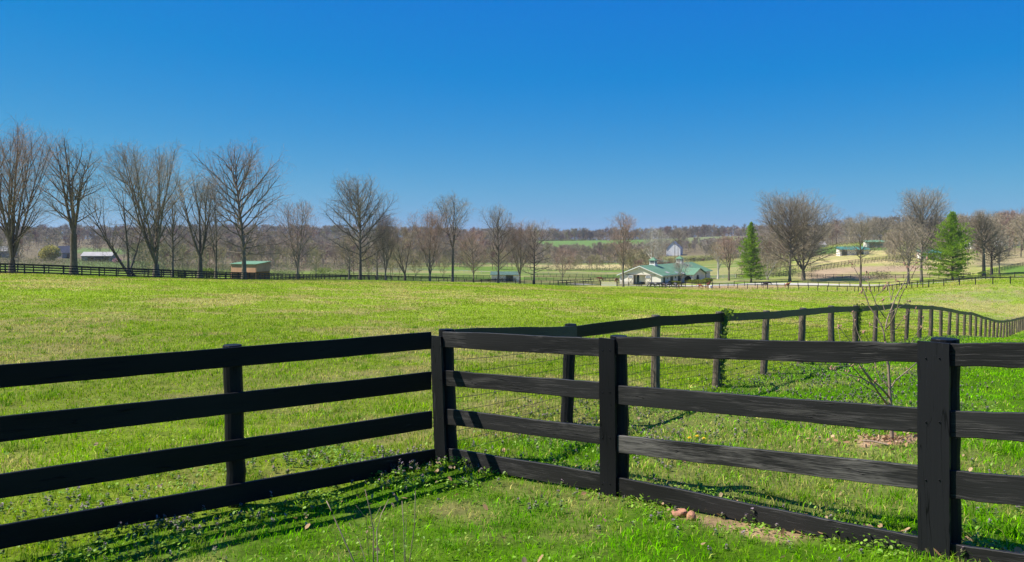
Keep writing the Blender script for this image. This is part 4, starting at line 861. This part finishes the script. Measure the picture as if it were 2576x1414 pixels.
far_fence('three board fence behind the drive running right from the oaks',[(2075,274),(2250,262),(2400,248),(2440,242)],(.4,.82,1.25))
far_fence('lower one of two fences climbing the straw hillside',[(2040,308),(2120,322),(2200,338),(2290,352)],(.4,.82,1.25))
far_fence('upper one of two fences climbing the straw hillside',[(2045,320),(2120,334),(2200,349),(2290,364)],(.4,.82,1.25))
far_fence('three board fence climbing the green bank at the right edge',[(2462,238),(2500,258),(2560,290),(2640,325)],(.4,.82,1.25))
far_fence('short fence slanting up behind the birch clump',[(1945,292),(2000,312)],(.5,1.25))
far_fence('lower field fence behind the stable roof near grazing horses',[(1655,500),(1730,520),(1800,548)],(.5,1.25),step=4)
far_fence('upper field fence behind the stable roof near grazing horses',[(1655,520),(1730,555),(1790,610)],(.5,1.25),step=4)
far_fence('dark fence below the two bay hillside shed',[(2040,420),(2200,428),(2320,434)],(.5,1.25),step=4)
G2='pale track rails'
far_fence('pale track rail crossing the valley floor behind the paddocks',[(940,400),(1150,385),(1300,356),(1560,352)],(1.1,),step=6,mt='far_grey',group=G2,name='track_rail')
far_fence('farther pale track rail in front of the valley wood',[(1385,545),(1550,548)],(1.15,),step=6,mt='far_white',group=G2,name='track_rail')
far_fence('short white board fence beside the right end of the stable',[(1786,300),(1850,304)],(.4,.82,1.25),mt='far_white',group='white fences',name='white_fence')
# farm gates of thin bars
def gate(label,xa,xb,Ya,Yb,mt,bars):
    a,b=gp(xa,Ya),gp(xb,Yb); c=(a+b)/2; t=thing('farm_gate',label,'gate',c,'farm gates'); m=MB(); 
    for h in bars: m.tubes([a+[0,0,h]],[b+[0,0,h]],.025,.025,6)
    for f in (0,.33,.66,1): p=a+(b-a)*f; m.tubes([p+[0,0,bars[0]]],[p+[0,0,bars[-1]]],.022,.022,6)
    m.build('gate_frame',M[mt],t,base=c)
    for p,nm in ((a,'gate_post'),(b,'gate_post')): MB().loft([p-[0,0,.2],p+[0,0,1.5]],[.1,.095],8).build(nm,M['far_black'],t,base=c)
gate('thin wire farm gate closing the gap left of the stable fence',1511,1551,251,248,'steel',(.25,.45,.65,.85,1.05))
gate('pale metal gate between the paddock fences below the pine',1792,1846,243,244,'far_white',(.3,.55,.8,1.1,1.35))
# gravel drive draped on the ground
def drive():
    c=[(1440,268),(1500,258),(1560,254),(1640,252),(1720,250),(1800,251),(1900,255),(2000,252),(2150,241),(2330,224),(2500,210),(2680,200)]
    P=np.array([((x-XC)*Y/F,Y) for x,Y in c]); Q=[]
    for i in range(len(P)-1):
        for s in range(10):
            t=s/10; p0=P[max(i-1,0)];p1=P[i];p2=P[i+1];p3=P[min(i+2,len(P)-1)]
            Q.append(.5*((2*p1)+(-p0+p2)*t+(2*p0-5*p1+4*p2-p3)*t*t+(-p0+3*p1-3*p2+p3)*t**3))
    Q=np.array(Q); d=np.gradient(Q,axis=0); d/=np.linalg.norm(d,axis=1)[:,None]; n=np.stack([d[:,1],-d[:,0]],1); V=[]
    xs=XC+F*Q[:,0]/Q[:,1]; w=np.interp(xs,[1440,1600,1850,1900,2000,2100,2300],[2.4,2.6,3.4,6.5,6.0,3.2,2.0])
    for k in np.linspace(-1,1,7):
        q=Q+n*(k*w)[:,None]; V.append(np.stack([q[:,0],q[:,1],ground(q[:,0],q[:,1])+.05],1))
    V=np.stack(V,1); a,b=V.shape[:2]; i=np.arange(a*b).reshape(a,b); f=np.stack([i[:-1,:-1],i[:-1,1:],i[1:,1:],i[1:,:-1]],-1).reshape(-1,4)
    tag(MB().add(V.reshape(-1,3),f).build('driveway',M['drive'],smooth=True),'pale gravel farm drive passing the stable',None,kind='structure')
drive()

# ------------------------------------------------------------------ buildings
class Frame:
    """local frame: s along, q out to the right, z up from base"""
    def __init__(s,O,ds,dq): s.O=np.asarray(O,float); s.s=np.array([*ds,0.]); s.q=np.array([*dq,0.])
    def __call__(s,a,b,z): return s.s*a+s.q*b+np.array([0,0,z])           # relative to the thing's base
    def box(s,m,a0,a1,b0,b1,z0,z1): m.box(s((a0+a1)/2,(b0+b1)/2,(z0+z1)/2),s.s*(a1-a0)/2,s.q*(b1-b0)/2,np.array([0,0,(z1-z0)/2])); return m
    def poly(s,m,pts,a0,a1): m.poly([s(a0,b,z) for b,z in pts],s.s*(a1-a0)); return m
def stable():
    O=[47.2,262,CZ-14.75]; f=Frame(O,(.522,.853),(.853,-.522)); W=14.2; L=49.; He=3.2; Hr=5.95; b=thing('stable','long cream horse stable with green roof, two cupolas and arched porch','stable',O)
    def P(name,mt,fn,lab=None,par=None):
        m=MB(); fn(m); o=m.build(name,M[mt],par or b); 
        if lab: o['label']=lab
        return o
    qs=lambda t:-W+W*t                                    # gable: t=0 left corner .. 1 near right corner
    th=.25; d0,d1=.348,.618; zt=2.95
    def gable(m):
        f.box(m,0,th,qs(0),qs(d0),-1,He); f.box(m,0,th,qs(d1),qs(1),-1,He); f.box(m,0,th,qs(d0),qs(d1),zt,He)
    def walls(m):
        gable(m)
        f.box(m,th,L,-th,0,-1,He); f.box(m,th,L,-W,-W+th,-1,He); f.box(m,L-th,L,-W+th,-th,-1,He)
    P('wall','cream',walls)
    P('gable','cream_siding',lambda m:(f.poly(m,[(-W,He),(0,He),(-W/2,Hr-.12)],.02,th),f.poly(m,[(-W,He),(0,He),(-W/2,Hr-.12)],L-th,L-.02)))
    def roof(m):
        ov=.75; e=.65; k=(Hr-He)/(W/2)
        for sg in (0,1):
            if sg: a,bq=(-W/2,Hr),( ov,He-k*ov)
            else: a,bq=(-W/2,Hr),(-W-ov,He-k*ov)
            p=[f(-e,a[0],a[1]+.1),f(-e,bq[0],bq[1]+.1),f(L+e,bq[0],bq[1]+.1),f(L+e,a[0],a[1]+.1)]; m.poly(p,[0,0,-.09])
    rf=P('roof','roof_green',roof)
    def fascia(m):
        ov=.75; k=(Hr-He)/(W/2)
        for bq,a in (((ov,He-k*ov),(-W/2,Hr)),((-W-ov,He-k*ov),(-W/2,Hr))):
            p0,p1=f(-.68,*bq),f(-.68,*a); m.poly([p0+[0,0,.0],p1+[0,0,0],p1-[0,0,.24],p0-[0,0,.24]],f.s*.06)
        f.box(m,-.6,L+.6,.76,.80,He-k*ov-.16,He-k*ov+.02)
    P('fascia','white',fascia,par=rf)
    for (s0,q0,sx,qx) in ((7,1.9,2.2,.5),(14.2,2.6,2.0,.5),(17.4,3.4,2.2,.45)):
        k=(Hr-He)/(W/2); z=Hr-k*(W/2-3.5+q0)+.115
        P('skylight','metal_white' if s0!=14.2 else 'steel',lambda m:m.poly([f(s0,-3.5+q0,z),f(s0+sx,-3.5+q0,z),f(s0+sx,-3.5+q0+qx+.7,z-k*(qx+.7)),f(s0,-3.5+q0+qx+.7,z-k*(qx+.7))],[0,0,.02]),par=rf)
    for s0 in (11.2,36.5):
        c=P('cupola','white',lambda m:f.box(m,s0-1.05,s0+1.05,-W/2-1.05,-W/2+1.05,Hr-.65,Hr+.25),par=rf)
    # sub parts of each cupola sit beside it under the roof (three levels at most)
        P('cupola_body','cream',lambda m:(f.box(m,s0-.95,s0+.95,-W/2-.95,-W/2+.95,Hr+.25,Hr+1.55)),par=rf)
        P('louvre','siding_grey',lambda m:(f.box(m,s0-.98,s0-.955,-W/2-.68,-W/2+.68,Hr+.42,Hr+1.4),f.box(m,s0-.68,s0+.68,-W/2+.955,-W/2+.98,Hr+.42,Hr+1.4)),par=rf)
        def cap(m):
            e=1.3; z0=Hr+1.55; z1=z0+1.05; c4=[f(s0-e,-W/2-e,z0),f(s0+e,-W/2-e,z0),f(s0+e,-W/2+e,z0),f(s0-e,-W/2+e,z0)]; m.add(c4+[f(s0,-W/2,z1)],[(0,3,2,1)],[(0,1,4),(1,2,4),(2,3,4),(3,0,4)])
        P('cupola_roof','roof_green',cap,par=rf)
    # gable front: sliding doors, track, windows, light
    def xdoor(t0,t1):
        d=P('door','cream_siding',lambda m:f.box(m,-.12,-.04,qs(t0),qs(t1),-.6,zt-.02))
        def br(m):
            a,c=qs(t0),qs(t1); e=.09
            for (q0,q1,z0,z1) in ((a,a+.14,-.6,zt),(c-.14,c,-.6,zt),(a+.14,c-.14,1.85,1.98),(a+.14,c-.14,-.5,-.37)): f.box(m,-.15,-.121,q0,q1,z0,z1)
            for z0,z1 in ((-.35,1.84),(1.84,-.35)):
                p,q=f(-.15,a+.16,z0),f(-.15,c-.16,z1); m.poly([p+[0,0,.07],q+[0,0,.07],q-[0,0,.07],p-[0,0,.07]],f.s*.025)
        P('brace','trim',br,par=d)
        w=P('window','white',lambda m:f.box(m,-.17,-.125,qs(t0)+.2,qs(t1)-.2,2.06,2.82),par=d)
        def pn(m):
            a,c=qs(t0)+.3,qs(t1)-.3; st=(c-a)/4
            for i in range(4):
                for j in range(2): f.box(m,-.178,-.171,a+i*st+.03,a+(i+1)*st-.03,2.14+j*.32,2.41+j*.32)
        P('pane','glass',pn,par=d)
    xdoor(.207,.343); xdoor(.624,.772)
    P('track','trim',lambda m:f.box(m,-.2,-.02,qs(.15),qs(.87),zt+.02,zt+.2))
    P('aisle','dark',lambda m:(f.box(m,5.,5.1,qs(d0)-2,qs(d1)+2,-1,zt+.1),f.box(m,.3,5.,qs(d0)-.3,qs(d0)-.2,-1,zt+.1),f.box(m,.3,5.,qs(d1)+.2,qs(d1)+.3,-1,zt+.1)))  # aisle lining coloured near black, the interior's shade put into the colour
    P('stall_wall','cream',lambda m:(f.box(m,1.2,1.3,qs(d0),qs(d0)+.6,-1,zt),f.box(m,1.2,1.3,qs(d0)+1.35,qs(d1)-.5,.6,zt)))
    P('stall_door','door_green',lambda m:(f.box(m,1.0,1.15,qs(d0)+.62,qs(d0)+1.34,-.6,2.4),f.box(m,.6,.7,qs(d0)+1.0,qs(d0)+2.1,-.8,.75)))
    P('wall_light','steel',lambda m:(m.tubes([f(-.05,-W/2,Hr-.75)],[f(-.5,-W/2,Hr-.7)],.05,.05,6),m.tubes([f(-.5,-W/2,Hr-.7)],[f(-.5,-W/2,Hr-1.0)],.12,.22,8)))
    # long side: doors and small windows
    for s0,s1 in ((2.0,3.4),(8.2,10.6),(15.2,17.6)):
        P('door','door_green',lambda m:f.box(m,s0,s1,.01,.09,-.6,2.35))
    for s0 in (5.2,12.4): P('window','glass',lambda m:f.box(m,s0,s0+1.0,.01,.06,1.6,2.3))
    # porch wing
    q1=3.4; s1,s2=20.,33.2; hp=2.62; pk=4.55; mid=26.6
    def arch(m,along,c,w,h,fix0,fix1,lo,hi):
        """wall with an arched hole; along='s' or 'q'"""
        n=10; hw=w/2; sp=h-hw
        def bx(a0,a1,z0,z1):
            if a1-a0<1e-4: return
            if along=='s': f.box(m,a0,a1,fix0,fix1,z0,z1)
            else: f.box(m,fix0,fix1,a0,a1,z0,z1)
        bx(lo,c-hw,-1,hp); bx(c+hw,hi,-1,hp)
        for i in range(n):
            x0=-hw+w*i/n; x1=x0+w/n; xm=(x0+x1)/2; z=sp+math.sqrt(max(0,hw*hw-xm*xm)); bx(c+x0,c+x1,z,hp)
    def porch(m):
        arch(m,'q',1.75,2.5,2.2,s1,s1+.2,.01,q1-.2); arch(m,'s',25.4,3.1,2.45,q1-.2,q1,s1,s2); f.box(m,s2-.2,s2,.01,q1-.2,-1,hp)
        m.poly([f(s1,q1-.01,hp),f(s2,q1-.01,hp),f(mid,q1-.01,pk-.12)],-f.q*.17)
    P('porch_wall','cream',porch)
    P('porch_shade','dark',lambda m:f.box(m,s1+1,s2-1,.02,.12,-.6,hp-.1))  # dark sheet over the cream wall, stands for shade behind the arches
    def proof(m):
        for e,s in ((s1-.55,1),(s2+.55,-1)):
            k=(pk-hp)/(mid-s1); ze=hp-.55*k
            m.poly([f(mid,q1+.6,pk+.04),f(e,q1+.6,ze+.04),f(e,-.3 if True else 0,ze+.04),f(mid,-4.2,pk+.04)],[0,0,.08])
    P('porch_roof','roof_green',proof)
    P('vent','dark',lambda m:m.tubes([f(mid,q1+.0,3.6)],[f(mid,q1+.03,3.6)],.32,.32,12) or m.add([f(mid,q1+.031,3.6)]+[f(mid+.32*math.cos(t),q1+.031,3.6+.32*math.sin(t)) for t in np.arange(12)*pi/6],f3=[(0,i+1,(i+1)%12+1) for i in range(12)]))
    for s0,s1_ in ((34.6,36.2),(41.5,44.2)): P('door','door_green',lambda m:f.box(m,s0,s1_,.01,.09,-.4,2.35))
    P('window','glass',lambda m:f.box(m,38.2,39.2,.01,.06,1.6,2.4))
stable()
def shed(name,label,x,Y,yaw,L,Wd,Hf,Hb,wallm,roofm,bays,cat='shed',zofs=0.,over=.5,gab=False,group=None,door=None,rise=1.2,end0=-1.):
    """run-in shed: s = along its long front, q = towards the viewer; bays = open stretches of the front (fractions)"""
    p=gp(x,Y); p[2]+=zofs; c,s=math.cos(yaw),math.sin(yaw); f=Frame(p,(c,s),(s,-c)); t=thing(name,label,cat,p,group)
    m=MB(); a=-L/2
    f.box(m,-L/2,L/2,-Wd/2,-Wd/2+.12,-1,min(Hf,Hb)); f.box(m,-L/2,-L/2+.12,-Wd/2+.12,Wd/2,-1,min(Hf,Hb)); f.box(m,L/2-.12,L/2,-Wd/2+.12,Wd/2,end0,min(Hf,Hb))
    cur=0.
    for b0,b1,zb in sorted(bays)+[(1.,1.,0)]:
        if b0>cur+1e-3: f.box(m,-L/2+L*cur+.121,-L/2+L*b0-.121*(b0==1),Wd/2-.12,Wd/2,-1,Hf)
        if b1>b0 and zb<Hf-.05: f.box(m,-L/2+L*b0,-L/2+L*b1,Wd/2-.12,Wd/2,zb,Hf)
        cur=b1
    m.build('wall',M[wallm],t)
    m=MB()
    if gab:
        for sg in (-1,1):
            k=rise/(Wd/2); e=Wd/2+over
            m.poly([f(-L/2-over,0,Hf+rise),f(-L/2-over,sg*e,Hf-k*over),f(L/2+over,sg*e,Hf-k*over),f(L/2+over,0,Hf+rise)],[0,0,.09])
        for e in (-L/2,L/2-.1): g=MB(); f.poly(g,[(-Wd/2,Hf),(Wd/2,Hf),(0,Hf+rise-.02)],e,e+.1); g.build('gable',M[wallm],t)
    else:
        lo,hi=(Hb,Hf); k=(Hf-Hb)/Wd
        m.poly([f(-L/2-over,-Wd/2-over,Hb-k*over),f(L/2+over,-Wd/2-over,Hb-k*over),f(L/2+over,Wd/2+over,Hf+k*over),f(-L/2-over,Wd/2+over,Hf+k*over)],[0,0,.1])
        h0=min(Hf,Hb)
        for e in (-L/2,L/2-.12): 
            g=MB(); f.poly(g,[(-Wd/2,h0+.0),(Wd/2,h0),(Wd/2 if Hf>Hb else -Wd/2,max(Hf,Hb))],e,e+.12); g.build('gable',M[wallm],t)
    m.build('roof',M[roofm],t)
    nb=[b for b in bays if b[1]-b[0]>.3]
    for b0,b1,zb in bays:
        n=max(1,int((b1-b0)*L/3.2))
        for i in range(1,n):
            q=MB(); xx=-L/2+L*(b0+(b1-b0)*i/n); f.box(q,xx-.08,xx+.08,Wd/2-.3,Wd/2-.14,-1,Hf); q.build('pillar',M[wallm],t)
    if door:
        for d0,d1 in door:
            q=MB(); f.box(q,-L/2+L*d0,-L/2+L*d1,Wd/2+.01,Wd/2+.06,-.5,Hf-.35); dd=q.build('door',M[wallm],t); q=MB(); A,B=-L/2+L*d0,-L/2+L*d1
            for z0,z1 in ((0,Hf-.4),(Hf-.4,0)):
                pa,pb=f(A+.1,Wd/2+.07,z0),f(B-.1,Wd/2+.07,z1); q.poly([pa+[0,0,.07],pb+[0,0,.07],pb-[0,0,.07],pa-[0,0,.07]],f.q*.03)
            q.build('brace',M['trim'],dd)
    return t
shed('run_in_shed','tan plywood shed with green roof behind the large left oak',630,182,-.42,7.0,4.4,3.5,3.95,'tan_ply','roof_green',[(.03,.97,1.75)],over=.25,end0=1.9)
shed('stall_shed','small cream stall shed with green roof and dark open bay',1271,290,-.05,9.6,4,2.5,3.3,'cream','roof_old',[(.52,.78,2.3)],over=.45,door=[(.28,.48)])
shed('run_in_shed','two bay cream shed with teal roof on the straw hillside',2144,392,-.03,13.5,5,2.6,3.6,'cream','roof_teal',[(.06,.24,2.4),(.56,.8,2.4)],over=.7,group='hillside sheds',door=[(.28,.42),(.42,.55)])
shed('run_in_shed','open fronted shed with green roof near the hilltop',2207,466,-.05,14,5,3.,3.8,'cream','roof_green',[(.1,.92,2.7)],over=.7,group='hillside sheds')
shed('run_in_shed','teal roofed shed half hidden behind bare trees and the broad pine',2336,352,-.05,8,5,2.6,3.6,'cream','roof_teal',[(.3,.7,2.2)],over=.6,group='hillside sheds')
shed('run_in_shed','dark shed with a faded green roof behind the stable cupola',1661,470,.15,9,5,2.4,3.2,'siding_grey','roof_green',[(.3,.7,2.)],over=.5)
shed('gambrel_barn','white barn with a steep roof across the valley',1696,717,1.25,16,12,5.8,5.8,'white','metal_white',[],cat='barn',gab=True,rise=6.2,over=.5,door=[(.4,.6)])
shed('farmhouse','grey farmhouse with porch roof left of the dark oak',137,490,.1,15,8,3.2,3.2,'siding_grey','roof_grey',[(.4,.7,2.3)],cat='house',gab=True,rise=2.4)
shed('farmhouse_wing','taller grey gabled house end beside the dark oak',160,488,1.25,9,7.5,3.6,3.6,'siding_grey','roof_grey',[(.35,.55,2.3)],cat='house',gab=True,rise=3.6)
shed('long_shed','long low shed with a patchy pale metal roof right of the dark oak',250,450,.1,15.5,8,3.2,3.2,'siding_grey','metal_white',[(.2,.9,2.4)],gab=True,rise=1.9)
shed('house','blue grey house glimpsed behind the leftmost tree',8,470,.3,12,9,4.,4.,'siding_grey','metal_white',[(.4,.5,2.2)],cat='house',gab=True,rise=2.5)
shed('long_shed','pale long farm building on the hill behind the great oaks',2030,560,-.05,22,9,3.2,3.2,'white','metal_white',[(.3,.45,2.6),(.6,.8,2.6)],gab=True,rise=2,group='hilltop buildings')
shed('house','white walled building between the broad pine and the thick trunk',2452,430,.15,10,7,3,3,'white','metal_white',[(.3,.45,2.3)],cat='house',gab=True,rise=2,group='hilltop buildings')
shed('house','green roofed house high on the hill at the right edge',2532,452,.2,13,8,3.2,3.2,'white','roof_green',[(.3,.42,2.4),(.62,.75,2.3)],cat='house',gab=True,rise=2.6,group='hilltop buildings')
# lattice mast
def mast():
    Y=950; p=gp(1283,Y); H=(at(1283,522,Y)-p)[2]; t=thing('radio_mast','thin grey lattice radio mast above the ridge','mast',p); m=MB(); w=.9; n=26; cs=[np.array([math.cos(a),math.sin(a),0])*w for a in (0,2.09,4.19)]
    for i in range(n):
        z0,z1=H*.8*i/n,H*.8*(i+1)/n; q=1-.5*i/n; q1=1-.5*(i+1)/n
        for k in range(3): m.tubes([cs[k]*q+[0,0,z0],cs[k]*q+[0,0,z0]],[cs[k]*q1+[0,0,z1],cs[(k+1)%3]*q1+[0,0,z1]],[.13,.08],[.13,.08],4)
    m.build('lattice',M['steel'],t); MB().tubes([[0,0,H*.8]],[[0,0,H]],.16,.08,6).build('antenna',M['steel'],t)
    for z in (.82,.55): 
        q=MB()
        for k in range(3): q.box([math.cos(k*2.09)*1.3,math.sin(k*2.09)*1.3,H*z],[.35,0,0],[0,.2,0],[0,0,1.]); q.tubes([[0,0,H*z]],[[math.cos(k*2.09)*1.3,math.sin(k*2.09)*1.3,H*z]],.07,.07,4)
        q.build('panel_antenna',M['steel'],t)
mast()
p=gp(1697,470); t=thing('utility_pole','slim dark utility pole left of the thin bare tree by the white barn','pole',p); MB().loft([[0,0,-.3],[0,0,12.8]],[.2,.14],7).build('pole',M['bark_dark'],t); MB().box([0,0,12.],[1,0,0],[0,.06,0],[0,0,.07]).build('crossarm',M['bark_dark'],t)
# feed drum
p=gp(1787,228); t=thing('feed_tub','grey white feed tub on the dirt beside the brown mare','tub',p); MB().loft([[0,0,0],[0,0,.1],[0,0,.75],[0,0,.8]],[.42,.45,.5,.47],14).build('drum',M['far_white'],t); MB().loft([[0,0,.0],[.0,0,.08]],[.62,.6],14).build('base_ring',M['far_black'],t)

# ------------------------------------------------------------------ horses
def horse(label,x,Y,rz,pose='graze',coat='bay',sc=1.,mane='hair'):
    p=gp(x,Y); t=thing('horse',label,'horse',p,'horses at pasture',rz); t.scale=(sc,)*3
    neck={'graze':[(1.0,0,1.02,.15),(1.27,0,.62,.11),(1.33,0,.42,.105),(1.42,0,.12,.06)],'stand':[(.93,0,1.62,.16),(1.1,0,1.93,.115),(1.22,0,1.93,.11),(1.52,0,1.72,.065)],'low':[(1.05,0,1.3,.15),(1.4,0,1.2,.11),(1.5,0,1.12,.105),(1.72,0,.9,.065)]}[pose]
    sp=[(-.62,0,1.30,.31),(-.2,0,1.24,.33),(.2,0,1.22,.33),(.52,0,1.26,.29),(.74,0,1.38,.21)]+neck
    lg=[]
    for s in (-1,1):
        st=.12*s if pose!='stand' else .06*s
        lg.append((3,[(.5,.15*s,.95,.13),(.52+st,.17*s,.52,.068),(.52+st,.17*s,.14,.05),(.57+st,.17*s,.03,.062)])); lg.append((0,[(-.66,.16*s,1.0,.17),(-.52-st,.18*s,.78,.12),(-.76-st,.17*s,.5,.07),(-.70-st,.17*s,.13,.05),(-.65-st,.17*s,.03,.06)]))
    V=[];E=[]
    for k,q in enumerate(sp): V.append(q); 
    E+=[(k,k+1) for k in range(len(sp)-1)]
    for root,ch in lg:
        prev=root
        for q in ch: V.append(q); E.append((prev,len(V)-1)); prev=len(V)-1
    for s in (-1,1):
        k=len(sp)-3; V.append((sp[k][0]-.03,.06*s,sp[k][2]+.16,.025)); E.append((k,len(V)-1))
    bm=bmesh.new(); sk=bm.verts.layers.skin.verify(); vs=[bm.verts.new(v[:3]) for v in V]; 
    for a,b in E: bm.edges.new((vs[a],vs[b]))
    for v,q in zip(vs,V): v[sk].radius=(q[3]*.92,q[3]); v[sk].use_root=(v is vs[0])
    me=bpy.data.meshes.new('body'); bm.to_mesh(me); bm.free(); me.materials.append(M[coat]); o=link('body',me,t)
    sm_=o.modifiers.new('skin','SKIN'); sm_.use_smooth_shade=True; su=o.modifiers.new('sub','SUBSURF'); su.levels=su.render_levels=1
    MB().loft([[-.9,0,1.42],[-1.02,0,1.25],[-1.05,0,.9],[-1.02,0,.55]],[.05,.08,.085,.02],7).build('tail',M[mane],t,smooth=True)
    m=MB()
    pts=[np.array(q[:3])+[-.02,0,q[3]*.9] for q in sp[4:8]]
    for a,b in zip(pts[:-1],pts[1:]): m.poly([a+[-.03,.045,0],b+[-.03,.04,0],b+[-.12,.05,-.08],a+[-.16,.05,-.1]],[0,-.09,0])
    m.build('mane',M[mane],t)
horse('dark foal grazing at the fence before the stable doorway',1609,243,pi*.9,'graze','darkcoat',.72)
horse('dark grey mare grazing, left of the pair below the stable corner',1640,233,pi*.97,'graze','greycoat',1.05)
horse('dark grey mare grazing to the right with a brown muzzle beside the other',1654,231.5,.15,'graze','greycoat',1.05)
horse('dark horse seen from behind, left one of the middle pair',1670,231,pi*.62,'graze','darkcoat',.95)
horse('dark grey horse grazing, right one of the middle pair',1680,230,pi*.1,'graze','greycoat',.95)
horse('dark grey mare facing away beside a chestnut foal',1699,229,pi*.56,'low','greycoat',1.02)
horse('small chestnut foal close to the right flank of a dark grey mare',1707,229.5,pi*1.4,'stand','chestnut',.58,'pinkish')
horse('chestnut foal standing sideways on the dirt near the feed tub',1762,229.5,pi*.94,'low','chestnut',.74,'pinkish')
horse('brown mare facing the viewer with head up beside the feed tub',1781,231,pi*1.55,'stand','bay',1.0)
horse('dark bay horse grazing under the narrow pine behind the rail',1925,231,.05,'low','darkcoat',1.1)
horse('chestnut foal standing by the trunk of the left great oak',1980,233,.1,'stand','chestnut',.85,'hair')
horse('bay horse walking in the paddock left of the stable',1511,291,pi,'low','bay',1.1)
horse('bay horse half hidden at the left wall of the stable',1551,284,pi*1.3,'graze','bay',1.05)
horse('tiny brown horse in the field behind the stable, leftmost',1735,585,pi*1.5,'stand','bay',1.)
horse('dark horse grazing broadside in the field behind the stable',1745,580,pi,'graze','darkcoat',1.15)
horse('brown horse grazing nearer the lower field fence behind the stable',1768,535,pi*.1,'graze','bay',1.1)

# ------------------------------------------------------------------ air, light, camera
def haze():
    m=bpy.data.materials.new('haze_air'); m.use_nodes=True; nt=m.node_tree; nt.nodes.remove(nt.nodes['Principled BSDF']); v=nt.nodes.new('ShaderNodeVolumePrincipled')
    v.inputs['Color'].default_value=(.84,.9,1,1); v.inputs['Density'].default_value=HAZE; v.inputs['Anisotropy'].default_value=.2; nt.links.new(v.outputs[0],nt.nodes['Material Output'].inputs['Volume'])
    o=MB().box([0,2000,-8],[12500,0,0],[0,2150,0],[0,0,72]).build('haze',m); tag(o,'thin blue haze over the far hills',None,kind='stuff')
HAZE=.00009
haze()
EL,AZ=math.radians(50),math.radians(180)              # sun height; direction towards the sun in the ground plane (x+ = 0)
sd=np.array([math.cos(AZ)*math.cos(EL),math.sin(AZ)*math.cos(EL),math.sin(EL)])
sun=bpy.data.lights.new('sun','SUN'); sun.energy=4.6; sun.angle=math.radians(.5); sun.color=(1,.955,.88); so=bpy.data.objects.new('sun',sun); C.objects.link(so)
import mathutils
so.rotation_euler=mathutils.Vector(-sd).to_track_quat('-Z','Y').to_euler(); so.location=(-30,10,40)
w=bpy.data.worlds.new("World"); bpy.context.scene.world=w; w.use_nodes=True; nt=w.node_tree; bg=nt.nodes['Background']
sky=nt.nodes.new('ShaderNodeTexSky'); sky.sky_type='NISHITA'; sky.sun_disc=False; sky.sun_elevation=EL; sky.sun_rotation=math.atan2(sd[0],sd[1])
sky.altitude=300; sky.air_density=1.0; sky.dust_density=.35; sky.ozone_density=3.0
hs=nt.nodes.new('ShaderNodeHueSaturation'); hs.inputs['Saturation'].default_value=1.25; hs.inputs['Value'].default_value=1.0
nt.links.new(sky.outputs[0],hs.inputs['Color'])
# deep polarised blue: compress the red and green of the model sky towards the photograph's
ma=nt.nodes.new('ShaderNodeVectorMath'); ma.operation='MULTIPLY_ADD'; ma.inputs[1].default_value=(.219,.299,0.); ma.inputs[2].default_value=(-.28,.46,3.8); nt.links.new(hs.outputs[0],ma.inputs[0])
mx=nt.nodes.new('ShaderNodeVectorMath'); mx.operation='MAXIMUM'; mx.inputs[1].default_value=(.02,.3,1); nt.links.new(ma.outputs[0],mx.inputs[0]); nt.links.new(mx.outputs[0],bg.inputs[0]); bg.inputs[1].default_value=.10
sc=bpy.context.scene
cam=bpy.data.cameras.new('camera'); co=bpy.data.objects.new('camera',cam); C.objects.link(co); co.location=(0,0,CZ); co.rotation_euler=(pi/2,0,0)
cam.sensor_width=36; cam.sensor_fit='HORIZONTAL'; cam.lens=36*F/2575; cam.shift_y=-(707-YH)/2575; cam.clip_start=.1; cam.clip_end=20000; sc.camera=co
sc.render.engine='CYCLES'; sc.render.resolution_x=1024; sc.render.resolution_y=562
sc.cycles.max_bounces=6; sc.cycles.transparent_max_bounces=8; sc.cycles.volume_bounces=0; sc.cycles.use_denoising=True
sc.view_settings.view_transform='Standard'; sc.view_settings.look='None'; sc.view_settings.exposure=.8; sc.view_settings.gamma=1
